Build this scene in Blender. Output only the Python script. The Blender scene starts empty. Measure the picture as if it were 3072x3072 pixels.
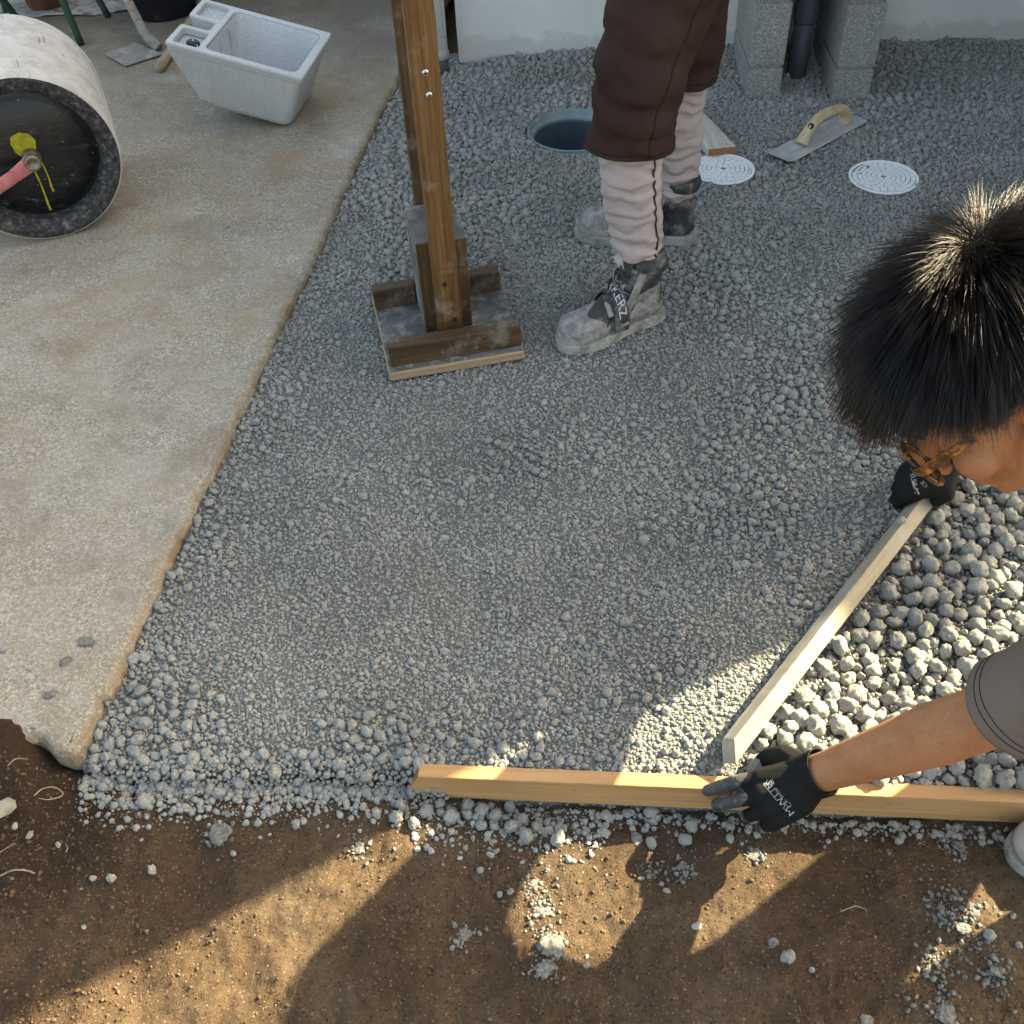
import bpy, bmesh, math, random
import numpy as np
from mathutils import Vector, Matrix, Euler

scene = bpy.context.scene
COL = scene.collection
RNG = np.random.default_rng(7)
random.seed(7)

# ------------------------------------------------------------------ camera
CAM_H = 1.5
FPX = 3072.0
_D = np.array([164., 2964., 3072.]); _D /= np.linalg.norm(_D)      # world down seen from the lens
_Y = np.array([0, 0, 1.]) - _D[2] * _D; _Y /= np.linalg.norm(_Y)
_X = np.cross(_Y, -_D)
CR = np.stack([_X, _Y, -_D])                                        # lens axes -> world
def ray(x, y): return CR @ np.array([(x - 1536) / FPX, (y - 1536) / FPX, 1.])
def at(x, y, Z=0.):                                                 # photo pixel -> point on level Z
    r = ray(x, y); return np.array([0, 0, CAM_H]) + r * ((Z - CAM_H) / r[2])
def atY(x, y, Y):
    r = ray(x, y); return np.array([0, 0, CAM_H]) + r * (Y / r[1])
def atd(x, y, d): return np.array([0, 0, CAM_H]) + d * ray(x, y)

cam = bpy.data.cameras.new('camera'); cam.sensor_width = 36; cam.lens = 36
cam.clip_start = .02; cam.clip_end = 300
camo = bpy.data.objects.new('camera', cam); COL.objects.link(camo)
m = Matrix.Identity(4)
for i in range(3):
    m[i][0] = CR[i, 0]; m[i][1] = -CR[i, 1]; m[i][2] = -CR[i, 2]
m[2][3] = CAM_H
camo.matrix_world = m
scene.camera = camo

# ------------------------------------------------------------------ light
SUN_AZ, SUN_EL = 26.0, 32.0            # azimuth from +X towards +Y
w = bpy.data.worlds.new('World'); scene.world = w; w.use_nodes = True
nt = w.node_tree; bg = nt.nodes['Background']
sky = nt.nodes.new('ShaderNodeTexSky'); sky.sky_type = 'NISHITA'; sky.sun_disc = False
sky.sun_elevation = math.radians(SUN_EL); sky.sun_rotation = math.radians(90 - SUN_AZ)
sky.dust_density = 4.0; sky.ozone_density = .35; sky.air_density = 1.0
nt.links.new(sky.outputs[0], bg.inputs[0]); bg.inputs[1].default_value = .115
sl = bpy.data.lights.new('sun', 'SUN'); sl.energy = 5.0; sl.angle = math.radians(.53); sl.color = (1, .93, .74)
so = bpy.data.objects.new('sun', sl); COL.objects.link(so)
SUN = Vector((math.cos(math.radians(SUN_AZ)) * math.cos(math.radians(SUN_EL)),
              math.sin(math.radians(SUN_AZ)) * math.cos(math.radians(SUN_EL)), math.sin(math.radians(SUN_EL))))
so.rotation_euler = SUN.to_track_quat('Z', 'Y').to_euler(); so.location = (6, 3, 6)
vs = scene.view_settings
vs.view_transform = 'Standard'; vs.look = 'None'; vs.exposure = 2.42; vs.gamma = 1; vs.use_curve_mapping = False
scene.display_settings.display_device = 'sRGB'
vs.use_white_balance = True; vs.white_balance_temperature = 8300; vs.white_balance_tint = 4      # the camera balanced for open shade
try:
    scene.cycles.use_denoising = True; scene.cycles.use_adaptive_sampling = True; scene.cycles.adaptive_threshold = .02
    scene.cycles.max_bounces = 6; scene.cycles.diffuse_bounces = 3; scene.cycles.glossy_bounces = 3
    scene.cycles.transparent_max_bounces = 8
except Exception: pass

# ------------------------------------------------------------------ numpy noise
_P = np.random.default_rng(3).permutation(256); _P = np.concatenate([_P, _P, _P])
_G = np.random.default_rng(4).normal(size=(256, 3)); _G /= np.linalg.norm(_G, axis=1)[:, None]
def pnoise(p):
    p = np.asarray(p, float); i = np.floor(p).astype(int); f = p - i; i &= 255
    u = f * f * f * (f * (f * 6 - 15) + 10); out = 0
    for dx in (0, 1):
        for dy in (0, 1):
            for dz in (0, 1):
                h = _P[_P[_P[(i[:, 0] + dx) & 255] + ((i[:, 1] + dy) & 255)] + ((i[:, 2] + dz) & 255)] & 255
                g = _G[h]; d = f - np.array([dx, dy, dz])
                wt = (u[:, 0] if dx else 1 - u[:, 0]) * (u[:, 1] if dy else 1 - u[:, 1]) * (u[:, 2] if dz else 1 - u[:, 2])
                out = out + wt * (g * d).sum(1)
    return out * 1.6
def fbm(p, oct=4, gain=.5):
    p = np.asarray(p, float); a = 1.; s = 0; t = 0
    for k in range(oct):
        s = s + a * pnoise(p * (2 ** k) + 17.3 * k); t += a; a *= gain
    return s / t
def fbm2(x, y, sc, oct=4, seed=0.):
    x = np.atleast_1d(x).astype(float); y = np.atleast_1d(y).astype(float)
    return fbm(np.stack([x * sc, y * sc, np.full(x.shape, seed + .5)], 1), oct)
def sstep(a, b, x): t = np.clip((x - a) / (b - a), 0, 1); return t * t * (3 - 2 * t)

# ------------------------------------------------------------------ object helpers
def tag(o, label=None, cat=None, group=None, kind=None):
    for k, v in (('label', label), ('category', cat), ('group', group), ('kind', kind)):
        if v: o[k] = v
    return o
def link(name, me, mt=None, parent=None, smooth=False):
    o = bpy.data.objects.new(name, me); COL.objects.link(o)
    if mt is not None and hasattr(me, 'materials') and len(me.materials) == 0: me.materials.append(mt)
    if parent is not None:
        o.parent = parent
        if parent.type != 'EMPTY' or True: o.matrix_parent_inverse = Matrix.Identity(4)
    if smooth and hasattr(me, 'polygons'):
        me.polygons.foreach_set('use_smooth', np.ones(len(me.polygons), bool))
    return o
def empty(name, loc=(0, 0, 0), rot=None):
    o = bpy.data.objects.new(name, None); COL.objects.link(o); o.empty_display_size = .05
    o.location = Vector(loc)
    if rot is not None: o.rotation_euler = rot
    return o
def rel(parent, child):
    """parent keeping the child's world place (parent transform is known by location/euler)"""
    M = Matrix.LocRotScale(parent.location, parent.rotation_euler, None)
    child.parent = parent; child.matrix_parent_inverse = M.inverted(); return child
def pyd(name, v, f):
    me = bpy.data.meshes.new(name); me.from_pydata([tuple(map(float, a)) for a in v], [], f); me.update(); return me
def npmesh(name, v, f):
    """fast mesh from arrays: f is (n,3) or (n,4)"""
    me = bpy.data.meshes.new(name); v = np.asarray(v, np.float32); f = np.asarray(f, np.int32); k = f.shape[1]
    me.vertices.add(len(v)); me.vertices.foreach_set('co', v.ravel())
    me.loops.add(f.size); me.loops.foreach_set('vertex_index', f.ravel())
    me.polygons.add(len(f)); me.polygons.foreach_set('loop_start', np.arange(len(f), dtype=np.int32) * k)
    me.update(calc_edges=True); me.validate(); return me
def bm_mesh(bm, name):
    me = bpy.data.meshes.new(name); bmesh.ops.recalc_face_normals(bm, faces=bm.faces); bm.to_mesh(bm_free(bm, me)); bm.free(); return me
def bm_free(bm, me): return me
def bevel_all(bm, w, seg=2):
    if w > 0: bmesh.ops.bevel(bm, geom=list(bm.edges), offset=w, segments=seg, affect='EDGES', profile=.6, clamp_overlap=True)
def box_bm(sx, sy, sz, bev=0., c=(0, 0, 0), seg=2, cuts=0, jit=0.):
    bm = bmesh.new(); bmesh.ops.create_cube(bm, size=1)
    for v in bm.verts: v.co = Vector((v.co.x * sx + c[0], v.co.y * sy + c[1], v.co.z * sz + c[2]))
    bevel_all(bm, bev, seg)
    return bm
def box(name, sx, sy, sz, mt, parent=None, c=(0, 0, 0), bev=.002, seg=2):
    """box whose origin is its own centre c (in parent's space)"""
    return_o = link(name, bm_mesh(box_bm(sx, sy, sz, bev, (0, 0, 0), seg), name), mt, parent)
    return_o.location = c
    return return_o
def worn_box(name, sx, sy, sz, mt, parent=None, c=(0, 0, 0), bev=.003, wear=.0015, seed=0, n=24):
    """long timber with worn, uneven edges"""
    bm = bmesh.new(); bmesh.ops.create_cube(bm, size=1)
    for v in bm.verts: v.co = Vector((v.co.x * sx, v.co.y * sy, v.co.z * sz))
    ax = int(np.argmax([sx, sy, sz])); L = (sx, sy, sz)[ax]
    ed = [e for e in bm.edges if abs((e.verts[0].co - e.verts[1].co)[ax]) > L * .9]
    bmesh.ops.subdivide_edges(bm, edges=ed, cuts=n, use_grid_fill=True)
    bevel_all_sharp(bm, bev)
    co = np.array([v.co[:] for v in bm.verts]); nz = np.stack([fbm(co * 60 + seed + 7 * k, 3) for k in range(3)], 1) * wear
    for v, d in zip(bm.verts, nz): v.co += Vector(d)
    o = link(name, bm_mesh(bm, name), mt, parent); o.location = c; return o
def bevel_all_sharp(bm, w, seg=2):
    bm.normal_update()
    ed = [e for e in bm.edges if len(e.link_faces) == 2 and e.calc_face_angle(0) > .5]
    bmesh.ops.bevel(bm, geom=ed, offset=w, segments=seg, affect='EDGES', profile=.6, clamp_overlap=True)
def lathe(name, prof, mt, parent=None, n=48, c=(0, 0, 0), smooth=True, closed=False, caps=True):
    """prof: (r,z) pairs turned round z"""
    v = []; f = []
    a = np.linspace(0, 2 * math.pi, n, endpoint=False)
    for r, z in prof:
        for t in a: v.append((r * math.cos(t), r * math.sin(t), z))
    m_ = len(prof)
    for i in range(m_ - 1 + (1 if closed else 0)):
        i2 = (i + 1) % m_
        for j in range(n): f.append((i * n + j, i * n + (j + 1) % n, i2 * n + (j + 1) % n, i2 * n + j))
    if not closed and caps:
        if prof[0][0] > 1e-6: f.append(tuple(range(n))[::-1])
        if prof[-1][0] > 1e-6: f.append(tuple((m_ - 1) * n + j for j in range(n)))
    o = link(name, pyd(name, v, f), mt, parent, smooth); o.location = c
    return o
def catmull(pts, n):
    pts = np.asarray(pts, float); m_ = len(pts)
    P = np.vstack([2 * pts[0] - pts[1], pts, 2 * pts[-1] - pts[-2]]); out = []
    for t in np.linspace(0, m_ - 1, n):
        i = min(int(t), m_ - 2); u = t - i; a, b, c, d = P[i], P[i + 1], P[i + 2], P[i + 3]
        out.append(.5 * (2 * b + (c - a) * u + (2 * a - 5 * b + 4 * c - d) * u * u + (3 * b - a - 3 * c + d) * u ** 3))
    return np.array(out)
def loft(name, path, radii, mt, parent=None, rings=60, n=40, ref=(0, 1, 0), disp=None, caps=True, smooth=True, thick=0.):
    """skin of elliptical rings along a path; radii rows (a along ref side, b other); disp(theta,u,p)->extra radius"""
    p = catmull(path, rings); r = catmull(np.asarray(radii, float), rings)
    t = np.gradient(p, axis=0); t /= np.linalg.norm(t, axis=1)[:, None]
    ref = np.asarray(ref, float)
    A = ref - (t @ ref)[:, None] * t; A /= np.linalg.norm(A, axis=1)[:, None]; B = np.cross(t, A)
    th = np.linspace(0, 2 * math.pi, n, endpoint=False)
    u = np.linspace(0, 1, rings)
    TH, U = np.meshgrid(th, u)
    base = p[:, None, :] + A[:, None, :] * (np.cos(TH) * r[:, 0][:, None])[..., None] + B[:, None, :] * (np.sin(TH) * r[:, 1][:, None])[..., None]
    nrm = A[:, None, :] * np.cos(TH)[..., None] + B[:, None, :] * np.sin(TH)[..., None]
    if disp is not None:
        base = base + nrm * disp(TH, U, base)[..., None]
    v = base.reshape(-1, 3)
    i, j = np.meshgrid(np.arange(rings - 1), np.arange(n), indexing='ij'); j2 = (j + 1) % n
    f = [tuple(q) for q in np.stack([i * n + j, i * n + j2, (i + 1) * n + j2, (i + 1) * n + j], -1).reshape(-1, 4).tolist()]
    if caps: f += [tuple(range(n))[::-1], tuple((rings - 1) * n + k for k in range(n))]
    me = pyd(name, v, f)
    o = link(name, me, mt, parent, smooth)
    if thick:
        md = o.modifiers.new('thickness', 'SOLIDIFY'); md.thickness = thick; md.offset = -1
    return o
def tube(name, pts, r, mt, parent=None, n=10, rings=None, taper=None):
    pts = np.asarray(pts, float); rings = rings or max(2, len(pts) * 4)
    rr = [(r, r)] * len(pts) if taper is None else [(r * k, r * k) for k in taper]
    d = pts[-1] - pts[0]; ref = (0, 0, 1) if abs(d[2]) < .8 * np.linalg.norm(d) else (0, 1, 0)
    return loft(name, pts, rr, mt, parent, rings, n, ref)
# organic body: overlapping balls fused into one skin
def balls(segs, step=.3):
    out = []
    for s in segs:
        s = [np.asarray(q, float) for q in s]
        for a, b in zip(s[:-1], s[1:]):
            L = np.linalg.norm(a[:3] - b[:3]); k = max(1, int(L / (step * min(a[3], b[3])) + .999))
            for q in range(k + 1): out.append(a + (b - a) * q / k)
        if len(s) == 1: out.append(s[0])
    return out
_ico = {}
def ico(sub):
    if sub not in _ico:
        bm = bmesh.new(); bmesh.ops.create_icosphere(bm, subdivisions=sub, radius=1); bm.verts.ensure_lookup_table()
        _ico[sub] = (np.array([v.co[:] for v in bm.verts]), np.array([[v.index for v in f.verts] for f in bm.faces])); bm.free()
    return _ico[sub]
def fuse(name, segs, ell=(), voxel=.004, smooth=6, sub=2, meshes=()):
    """segs: chains of (x,y,z,r); ell: (centre, axes 3x3 columns * radii)"""
    V, Fc = ico(sub); vs_ = []; fs = []; k = 0
    for b in balls(segs):
        vs_.append(V * b[3] + b[:3]); fs.append(Fc + k); k += len(V)
    V3, F3 = ico(3)
    for c, A in ell:
        vs_.append(V3 @ np.asarray(A, float).T + np.asarray(c, float)); fs.append(F3 + k); k += len(V3)
    me = npmesh(name + '_raw', np.vstack(vs_), np.vstack(fs))
    o = bpy.data.objects.new(name + '_raw', me); COL.objects.link(o)
    md = o.modifiers.new('r', 'REMESH'); md.mode = 'VOXEL'; md.voxel_size = voxel
    if smooth:
        ms = o.modifiers.new('s', 'SMOOTH'); ms.factor = .5; ms.iterations = smooth
    dg = bpy.context.evaluated_depsgraph_get(); out = bpy.data.meshes.new_from_object(o.evaluated_get(dg))
    out.name = name; out.materials.clear()
    bpy.data.objects.remove(o); bpy.data.meshes.remove(me)
    out.polygons.foreach_set('use_smooth', np.ones(len(out.polygons), bool))
    return out
def text_mesh(name, s, size, depth=.0004):
    c = bpy.data.curves.new(name, 'FONT'); c.body = s; c.size = size; c.extrude = depth; c.align_x = 'CENTER'; c.align_y = 'CENTER'; c.resolution_u = 3
    o = bpy.data.objects.new(name, c); COL.objects.link(o)
    dg = bpy.context.evaluated_depsgraph_get(); me = bpy.data.meshes.new_from_object(o.evaluated_get(dg))
    bpy.data.objects.remove(o); bpy.data.curves.remove(c); me.name = name; return me
def instancer(name, pts, sc, rot, idx, variants, mt_unused=None, parent=None):
    """one object that lays many small pieces out on given points"""
    me = bpy.data.meshes.new(name); me.vertices.add(len(pts)); me.vertices.foreach_set('co', np.asarray(pts, np.float32).ravel())
    a = me.attributes.new('sc', 'FLOAT_VECTOR', 'POINT'); a.data.foreach_set('vector', np.asarray(sc, np.float32).ravel())
    a = me.attributes.new('rot', 'FLOAT_VECTOR', 'POINT'); a.data.foreach_set('vector', np.asarray(rot, np.float32).ravel())
    a = me.attributes.new('idx', 'INT', 'POINT'); a.data.foreach_set('value', np.asarray(idx, np.int32))
    o = link(name, me, None, parent)
    c = bpy.data.collections.new(name + '_kinds')
    for k, vm in enumerate(variants):
        vo = bpy.data.objects.new('%s_kind_%02d' % (name, k), vm); c.objects.link(vo)
    g = bpy.data.node_groups.new(name + '_scatter', 'GeometryNodeTree')
    g.interface.new_socket('Geometry', in_out='INPUT', socket_type='NodeSocketGeometry'); g.interface.new_socket('Geometry', in_out='OUTPUT', socket_type='NodeSocketGeometry')
    N = g.nodes; Lk = g.links
    i = N.new('NodeGroupInput'); out = N.new('NodeGroupOutput'); ip = N.new('GeometryNodeInstanceOnPoints'); ci = N.new('GeometryNodeCollectionInfo')
    ci.inputs['Collection'].default_value = c; ci.inputs['Separate Children'].default_value = True; ci.inputs['Reset Children'].default_value = True
    def na(nm, ty):
        q = N.new('GeometryNodeInputNamedAttribute'); q.data_type = ty; q.inputs['Name'].default_value = nm; return q.outputs[0]
    ip.inputs['Pick Instance'].default_value = True
    Lk.new(i.outputs[0], ip.inputs['Points']); Lk.new(ci.outputs[0], ip.inputs['Instance'])
    Lk.new(na('idx', 'INT'), ip.inputs['Instance Index'])
    e2r = N.new('FunctionNodeEulerToRotation'); Lk.new(na('rot', 'FLOAT_VECTOR'), e2r.inputs[0]); Lk.new(e2r.outputs[0], ip.inputs['Rotation'])
    Lk.new(na('sc', 'FLOAT_VECTOR'), ip.inputs['Scale'])
    Lk.new(ip.outputs[0], out.inputs[0])
    md = o.modifiers.new('scatter', 'NODES'); md.node_group = g
    return o
# ------------------------------------------------------------------ materials
class G:
    def __init__(s, name):
        s.m = bpy.data.materials.new(name); s.m.use_nodes = True; s.t = s.m.node_tree; s.b = s.t.nodes['Principled BSDF']
    def n(s, ty, props=None, **inp):
        q = s.t.nodes.new(ty)
        for k, v in (props or {}).items(): setattr(q, k, v)
        for k, v in inp.items(): s.set(q, k, v)
        return q
    def set(s, q, k, v):
        i = q.inputs[k] if not isinstance(k, str) or k in q.inputs else q.inputs[k.replace('_', ' ')]
        if isinstance(v, bpy.types.NodeSocket): s.t.links.new(v, i)
        elif isinstance(v, (tuple, list)) and len(v) == 3 and i.type == 'RGBA': i.default_value = (*v, 1)
        else: i.default_value = v
    def coord(s, kind='Object', sc=(1, 1, 1), rot=(0, 0, 0)):
        if kind == 'World': o = s.n('ShaderNodeNewGeometry').outputs['Position']
        else: o = s.n('ShaderNodeTexCoord').outputs[kind]
        if sc == (1, 1, 1) and rot == (0, 0, 0): return o
        return s.n('ShaderNodeMapping', Vector=o, Scale=sc, Rotation=rot).outputs[0]
    def noise(s, vec, scale, detail=4, rough=.55, dist=0.): return s.n('ShaderNodeTexNoise', Vector=vec, Scale=scale, Detail=detail, Roughness=rough, Distortion=dist).outputs[0]
    def voro(s, vec, scale, feat='F1', out='Distance', rnd=1.): return s.n('ShaderNodeTexVoronoi', {'feature': feat}, Vector=vec, Scale=scale, Randomness=rnd).outputs[out]
    def ramp(s, fac, stops, interp='LINEAR'):
        q = s.n('ShaderNodeValToRGB', Fac=fac); e = q.color_ramp.elements; q.color_ramp.interpolation = interp
        while len(e) < len(stops): e.new(.5)
        for k, (p, c) in enumerate(stops):
            e[k].position = p; e[k].color = (c, c, c, 1) if isinstance(c, (int, float)) else (*c, 1)
        return q.outputs[0]
    def mix(s, fac, a, b, mode='MIX'):
        q = s.n('ShaderNodeMix', {'data_type': 'RGBA', 'blend_type': mode})
        for k, v in ((0, fac), (6, a), (7, b)):
            if isinstance(v, bpy.types.NodeSocket): s.t.links.new(v, q.inputs[k])
            else: q.inputs[k].default_value = (*v, 1) if isinstance(v, (tuple, list)) else v
        return q.outputs[2]
    def math(s, op, a, b=0., c=0.):
        q = s.n('ShaderNodeMath', {'operation': op})
        for k, v in enumerate((a, b, c)):
            if isinstance(v, bpy.types.NodeSocket): s.t.links.new(v, q.inputs[k])
            else: q.inputs[k].default_value = v
        return q.outputs[0]
    def bump(s, h, strength=.5, dist=.01, nrm=None):
        q = s.n('ShaderNodeBump', Strength=strength, Distance=dist, Height=h)
        if nrm is not None: s.t.links.new(nrm, q.inputs['Normal'])
        return q.outputs[0]
    def out(s, col=None, rough=.7, nrm=None, spec=.3, metal=0.):
        for k, v in (('Base Color', col), ('Roughness', rough), ('Normal', nrm), ('Specular IOR Level', spec), ('Metallic', metal)):
            if v is not None: s.set(s.b, k, v)
        return s.m
    def rnd(s): return s.n('ShaderNodeObjectInfo').outputs['Random']

def plain(name, a, b, scale=20, rough=.6, bump=.15, bdist=.003, bscale=120, coord='Object', spec=.3, metal=0., dirt=None, dscale=9, damt=(.5, .7)):
    g = G(name); c = g.coord(coord); n1 = g.noise(c, scale, 6, .6)
    col = g.ramp(n1, [(.3, a), (.7, b)])
    if dirt: col = g.mix(g.ramp(g.noise(c, dscale, 8, .65), [(damt[0], 0.), (damt[1], 1.)]), col, dirt)
    return g.out(col, g.ramp(n1, [(.2, rough - .08), (.8, rough + .08)]), g.bump(g.noise(c, bscale, 6, .7), bump, bdist), spec, metal)

def wood(name, dark, mid, light, axis=2, scale=1., rough=.6, grime=None, gamt=(.5, .68), bump=.25, gscale=14):
    g = G(name); sc = [34 * scale] * 3; sc[axis] = 1.6 * scale
    c = g.coord('Object', tuple(sc)); w1 = g.noise(c, 1., 5, .6, .6)
    sc2 = [160 * scale] * 3; sc2[axis] = 4 * scale
    w2 = g.noise(g.coord('Object', tuple(sc2)), 1., 3, .7)
    col = g.ramp(w1, [(.28, dark), (.48, mid), (.72, light)])
    col = g.mix(g.ramp(w2, [(.38, .55), (.6, 0.)]), col, dark)
    o = g.coord('Object')
    if grime: col = g.mix(g.ramp(g.noise(o, gscale, 8, .7), [(gamt[0], 0.), (gamt[1], .9)]), col, grime)
    h = g.math('ADD', w1, g.math('MULTIPLY', w2, .6))
    return g.out(col, g.ramp(w1, [(.2, rough - .1), (.8, rough + .12)]), g.bump(h, bump, .002), .3)

def m_gravel(name='gravel_cement', tone=1., bedtex=False):
    g = G(name); c = g.coord('World'); r = g.rnd()
    n1 = g.noise(c, 420, 3, .7); n2 = g.noise(c, 3.5, 3, .6)
    a = tuple(k * tone for k in (.175, .175, .163)); b = tuple(k * tone for k in (.56, .556, .520))
    col = g.ramp(n1, [(.25, a), (.72, b)])
    col = g.mix(g.math('MULTIPLY', r, .45), col, tuple(k * tone for k in (.27, .27, .255)))
    col = g.mix(g.ramp(n2, [(.40, .4), (.62, 0.)]), col, tuple(k * tone for k in (.20, .203, .196)))
    nb = g.bump(n1, .7 if not bedtex else .45, .0035)
    if not bedtex: nb = g.bump(g.voro(c, 520), .6, .003, nb)
    if bedtex:
        nb = g.bump(g.math('MULTIPLY', g.voro(c, 165), -1.), .9, .007, nb); nb = g.bump(g.voro(c, 430), .7, .003, nb)
    return g.out(col, .95, nb, .08)

def m_soil():
    g = G('brown_soil'); c = g.coord('World')
    n1 = g.noise(c, 5, 6, .65); n2 = g.noise(c, 60, 6, .7); n3 = g.noise(c, 420, 4, .7); n4 = g.noise(c, 2.1, 4, .6)
    col = g.ramp(n1, [(.3, (.092, .057, .035)), (.5, (.150, .098, .061)), (.7, (.204, .142, .092))])
    col = g.mix(g.ramp(n2, [(.35, .5), (.6, 0.)]), col, (.065, .043, .029))
    col = g.mix(g.ramp(n4, [(.5, 0.), (.68, .45)]), col, (.20, .148, .105))
    col = g.mix(g.ramp(n3, [(.62, 0.), (.72, .6)]), col, (.30, .235, .17))
    col = g.mix(g.ramp(g.noise(c, 900, 2, .6), [(.36, .6), (.48, 0.)]), col, (.045, .03, .021))
    vg = g.n('ShaderNodeSeparateColor', Color=g.voro(c, 230, out='Color')).outputs[0]; vdist = g.voro(c, 230)
    col = g.mix(g.math('MULTIPLY', g.ramp(vg, [(.84, 0.), (.92, .55)]), g.ramp(vdist, [(.25, 1.), (.45, 0.)])), col, (.34, .29, .23))
    col = g.mix(g.math('MULTIPLY', g.ramp(vg, [(.10, .8), (.16, 0.)]), g.ramp(vdist, [(.3, 1.), (.5, 0.)])), col, (.04, .026, .018))
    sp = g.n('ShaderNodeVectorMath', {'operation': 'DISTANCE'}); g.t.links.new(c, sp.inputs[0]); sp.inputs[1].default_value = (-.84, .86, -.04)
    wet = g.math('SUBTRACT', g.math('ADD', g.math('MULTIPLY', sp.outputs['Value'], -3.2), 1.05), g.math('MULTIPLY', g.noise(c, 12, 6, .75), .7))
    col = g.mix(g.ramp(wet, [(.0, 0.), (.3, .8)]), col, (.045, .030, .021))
    nb = g.bump(n3, 1., .005); nb = g.bump(n2, .9, .012, nb)
    return g.out(col, .95, nb, .1)

def m_slab():
    g = G('old_concrete'); c = g.coord('World')
    big = g.noise(c, 1.6, 5, .6); mid = g.noise(c, 9, 6, .65); fine = g.noise(c, 330, 3, .7); v = g.voro(c, 270, out='Color'); vd = g.voro(c, 270)
    base = g.ramp(big, [(.3, (.225, .190, .148)), (.5, (.31, .272, .220)), (.72, (.385, .35, .295))])
    gr = g.ramp(g.n('ShaderNodeSeparateColor', Color=v).outputs[0], [(.0, (.085, .073, .057)), (.35, (.25, .215, .165)), (.7, (.38, .345, .28)), (1., (.66, .61, .52))])
    col = g.mix(g.ramp(mid, [(.35, .55), (.65, .2)]), base, gr)
    col = g.mix(g.ramp(fine, [(.26, .4), (.44, 0.)]), col, (.12, .10, .078))
    col = g.mix(g.ramp(g.noise(c, 5.5, 8, .75, .3), [(.36, .6), (.5, 0.)]), col, (.20, .165, .125))
    col = g.mix(g.ramp(g.noise(c, 2.8, 7, .7, .6), [(.50, 0.), (.70, .7)]), col, (.30, .205, .115))
    col = g.mix(g.ramp(g.noise(g.coord('World', (1, 1, 1), (0, 0, 1.1)), 3.7, 6, .7), [(.60, 0.), (.72, .45)]), col, (.47, .45, .42))
    col = g.mix(g.ramp(g.noise(c, 21, 4, .7), [(.66, 0.), (.76, .6)]), col, (.50, .48, .45))
    # blotchy darkening that grows towards the back
    sp = g.n('ShaderNodeSeparateXYZ', Vector=c).outputs
    far = g.math('ADD', g.ramp(g.math('MULTIPLY', sp[1], .2), [(.48, 0.), (.86, .5)]), g.math('MULTIPLY', g.noise(c, 3.2, 6, .7), .7))
    col = g.mix(g.ramp(far, [(.55, 0.), (.85, .75)]), col, (.10, .082, .062))
    edge = g.n('ShaderNodeAttribute', {'attribute_name': 'edge'}).outputs['Fac']
    col = g.mix(g.math('MULTIPLY', edge, g.ramp(g.noise(c, 6, 5, .7), [(.38, .15), (.62, .8)])), col, g.ramp(g.noise(c, 40, 5, .7), [(.3, (.11, .078, .045)), (.7, (.27, .20, .12))]))
    nb = g.bump(fine, .35, .0015); nb = g.bump(vd, .3, .0015, nb); nb = g.bump(mid, .3, .006, nb)
    return g.out(col, g.ramp(big, [(.3, .86), (.7, .72)]), nb, .25)

def m_wall():
    g = G('white_render'); c = g.coord('World'); n1 = g.noise(c, 130, 4, .65); n2 = g.noise(c, 2.3, 5, .6)
    col = g.ramp(n2, [(.3, (.60, .60, .60)), (.7, (.70, .70, .69))])
    sp = g.n('ShaderNodeSeparateXYZ', Vector=c).outputs
    low = g.math('ADD', g.ramp(sp[2], [(.0, 1.), (.16, 0.)]), g.math('MULTIPLY', g.noise(c, 14, 6, .7), .9))
    col = g.mix(g.ramp(low, [(.85, 0.), (1.8, .45)]), col, (.42, .40, .365))
    col = g.mix(g.ramp(g.noise(c, 80, 2, .5), [(.76, 0.), (.8, .5)]), col, (.2, .19, .18))
    return g.out(col, .9, g.bump(n1, .55, .004), .15)

def m_block():
    g = G('concrete_block'); c = g.coord('World'); n1 = g.noise(c, 360, 3, .7); n2 = g.noise(c, 7, 5, .6)
    v = g.n('ShaderNodeSeparateColor', Color=g.voro(c, 420, out='Color')).outputs[0]
    col = g.ramp(v, [(0., (.14, .14, .14)), (.4, (.26, .26, .255)), (.75, (.33, .33, .32)), (1., (.58, .57, .54))])
    col = g.mix(g.ramp(n2, [(.35, .35), (.65, 0.)]), col, (.20, .20, .195))
    return g.out(col, .92, g.bump(n1, .8, .003), .15)

M = {}
M['gravel'] = m_gravel(tone=1.06); M['gravel_bed'] = m_gravel('gravel_bed_fines', .66, True)  # bed darker than its stones: shade of the gaps is in its colour
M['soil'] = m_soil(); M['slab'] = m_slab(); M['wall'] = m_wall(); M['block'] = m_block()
M['clod'] = plain('soil_clod', (.075, .047, .029), (.165, .110, .070), 140, .95, .6, .003, 300, 'World', .1)
M['crumb'] = plain('cement_crumb', (.13, .128, .118), (.36, .355, .33), 160, .95, 1., .005, 380, 'World', .1)
M['pale_stone'] = plain('pale_stone', (.20, .185, .155), (.38, .36, .31), 30, .85, .4, .003, 200, 'World', .2, dirt=(.16, .11, .07), dscale=18, damt=(.5, .7))
M['tamper_wood'] = wood('stained_tamper_wood', (.045, .022, .009), (.16, .082, .030), (.27, .15, .06), 2, 1., .5, (.24, .20, .165), (.56, .74))
M['tamper_dark'] = wood('dark_tamper_wood', (.03, .018, .010), (.075, .042, .021), (.13, .078, .04), 0, 1., .55, (.19, .175, .16), (.52, .7))
M['tamper_dark_y'] = wood('dark_tamper_block', (.03, .018, .010), (.085, .047, .022), (.15, .088, .042), 2, 1., .55, (.20, .185, .17), (.55, .72))
M['tamper_grey'] = plain('cement_dusted_ply', (.06, .057, .055), (.15, .146, .142), 16, .75, .3, .002, 260, dirt=(.33, .325, .31), dscale=22, damt=(.5, .72))
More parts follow.
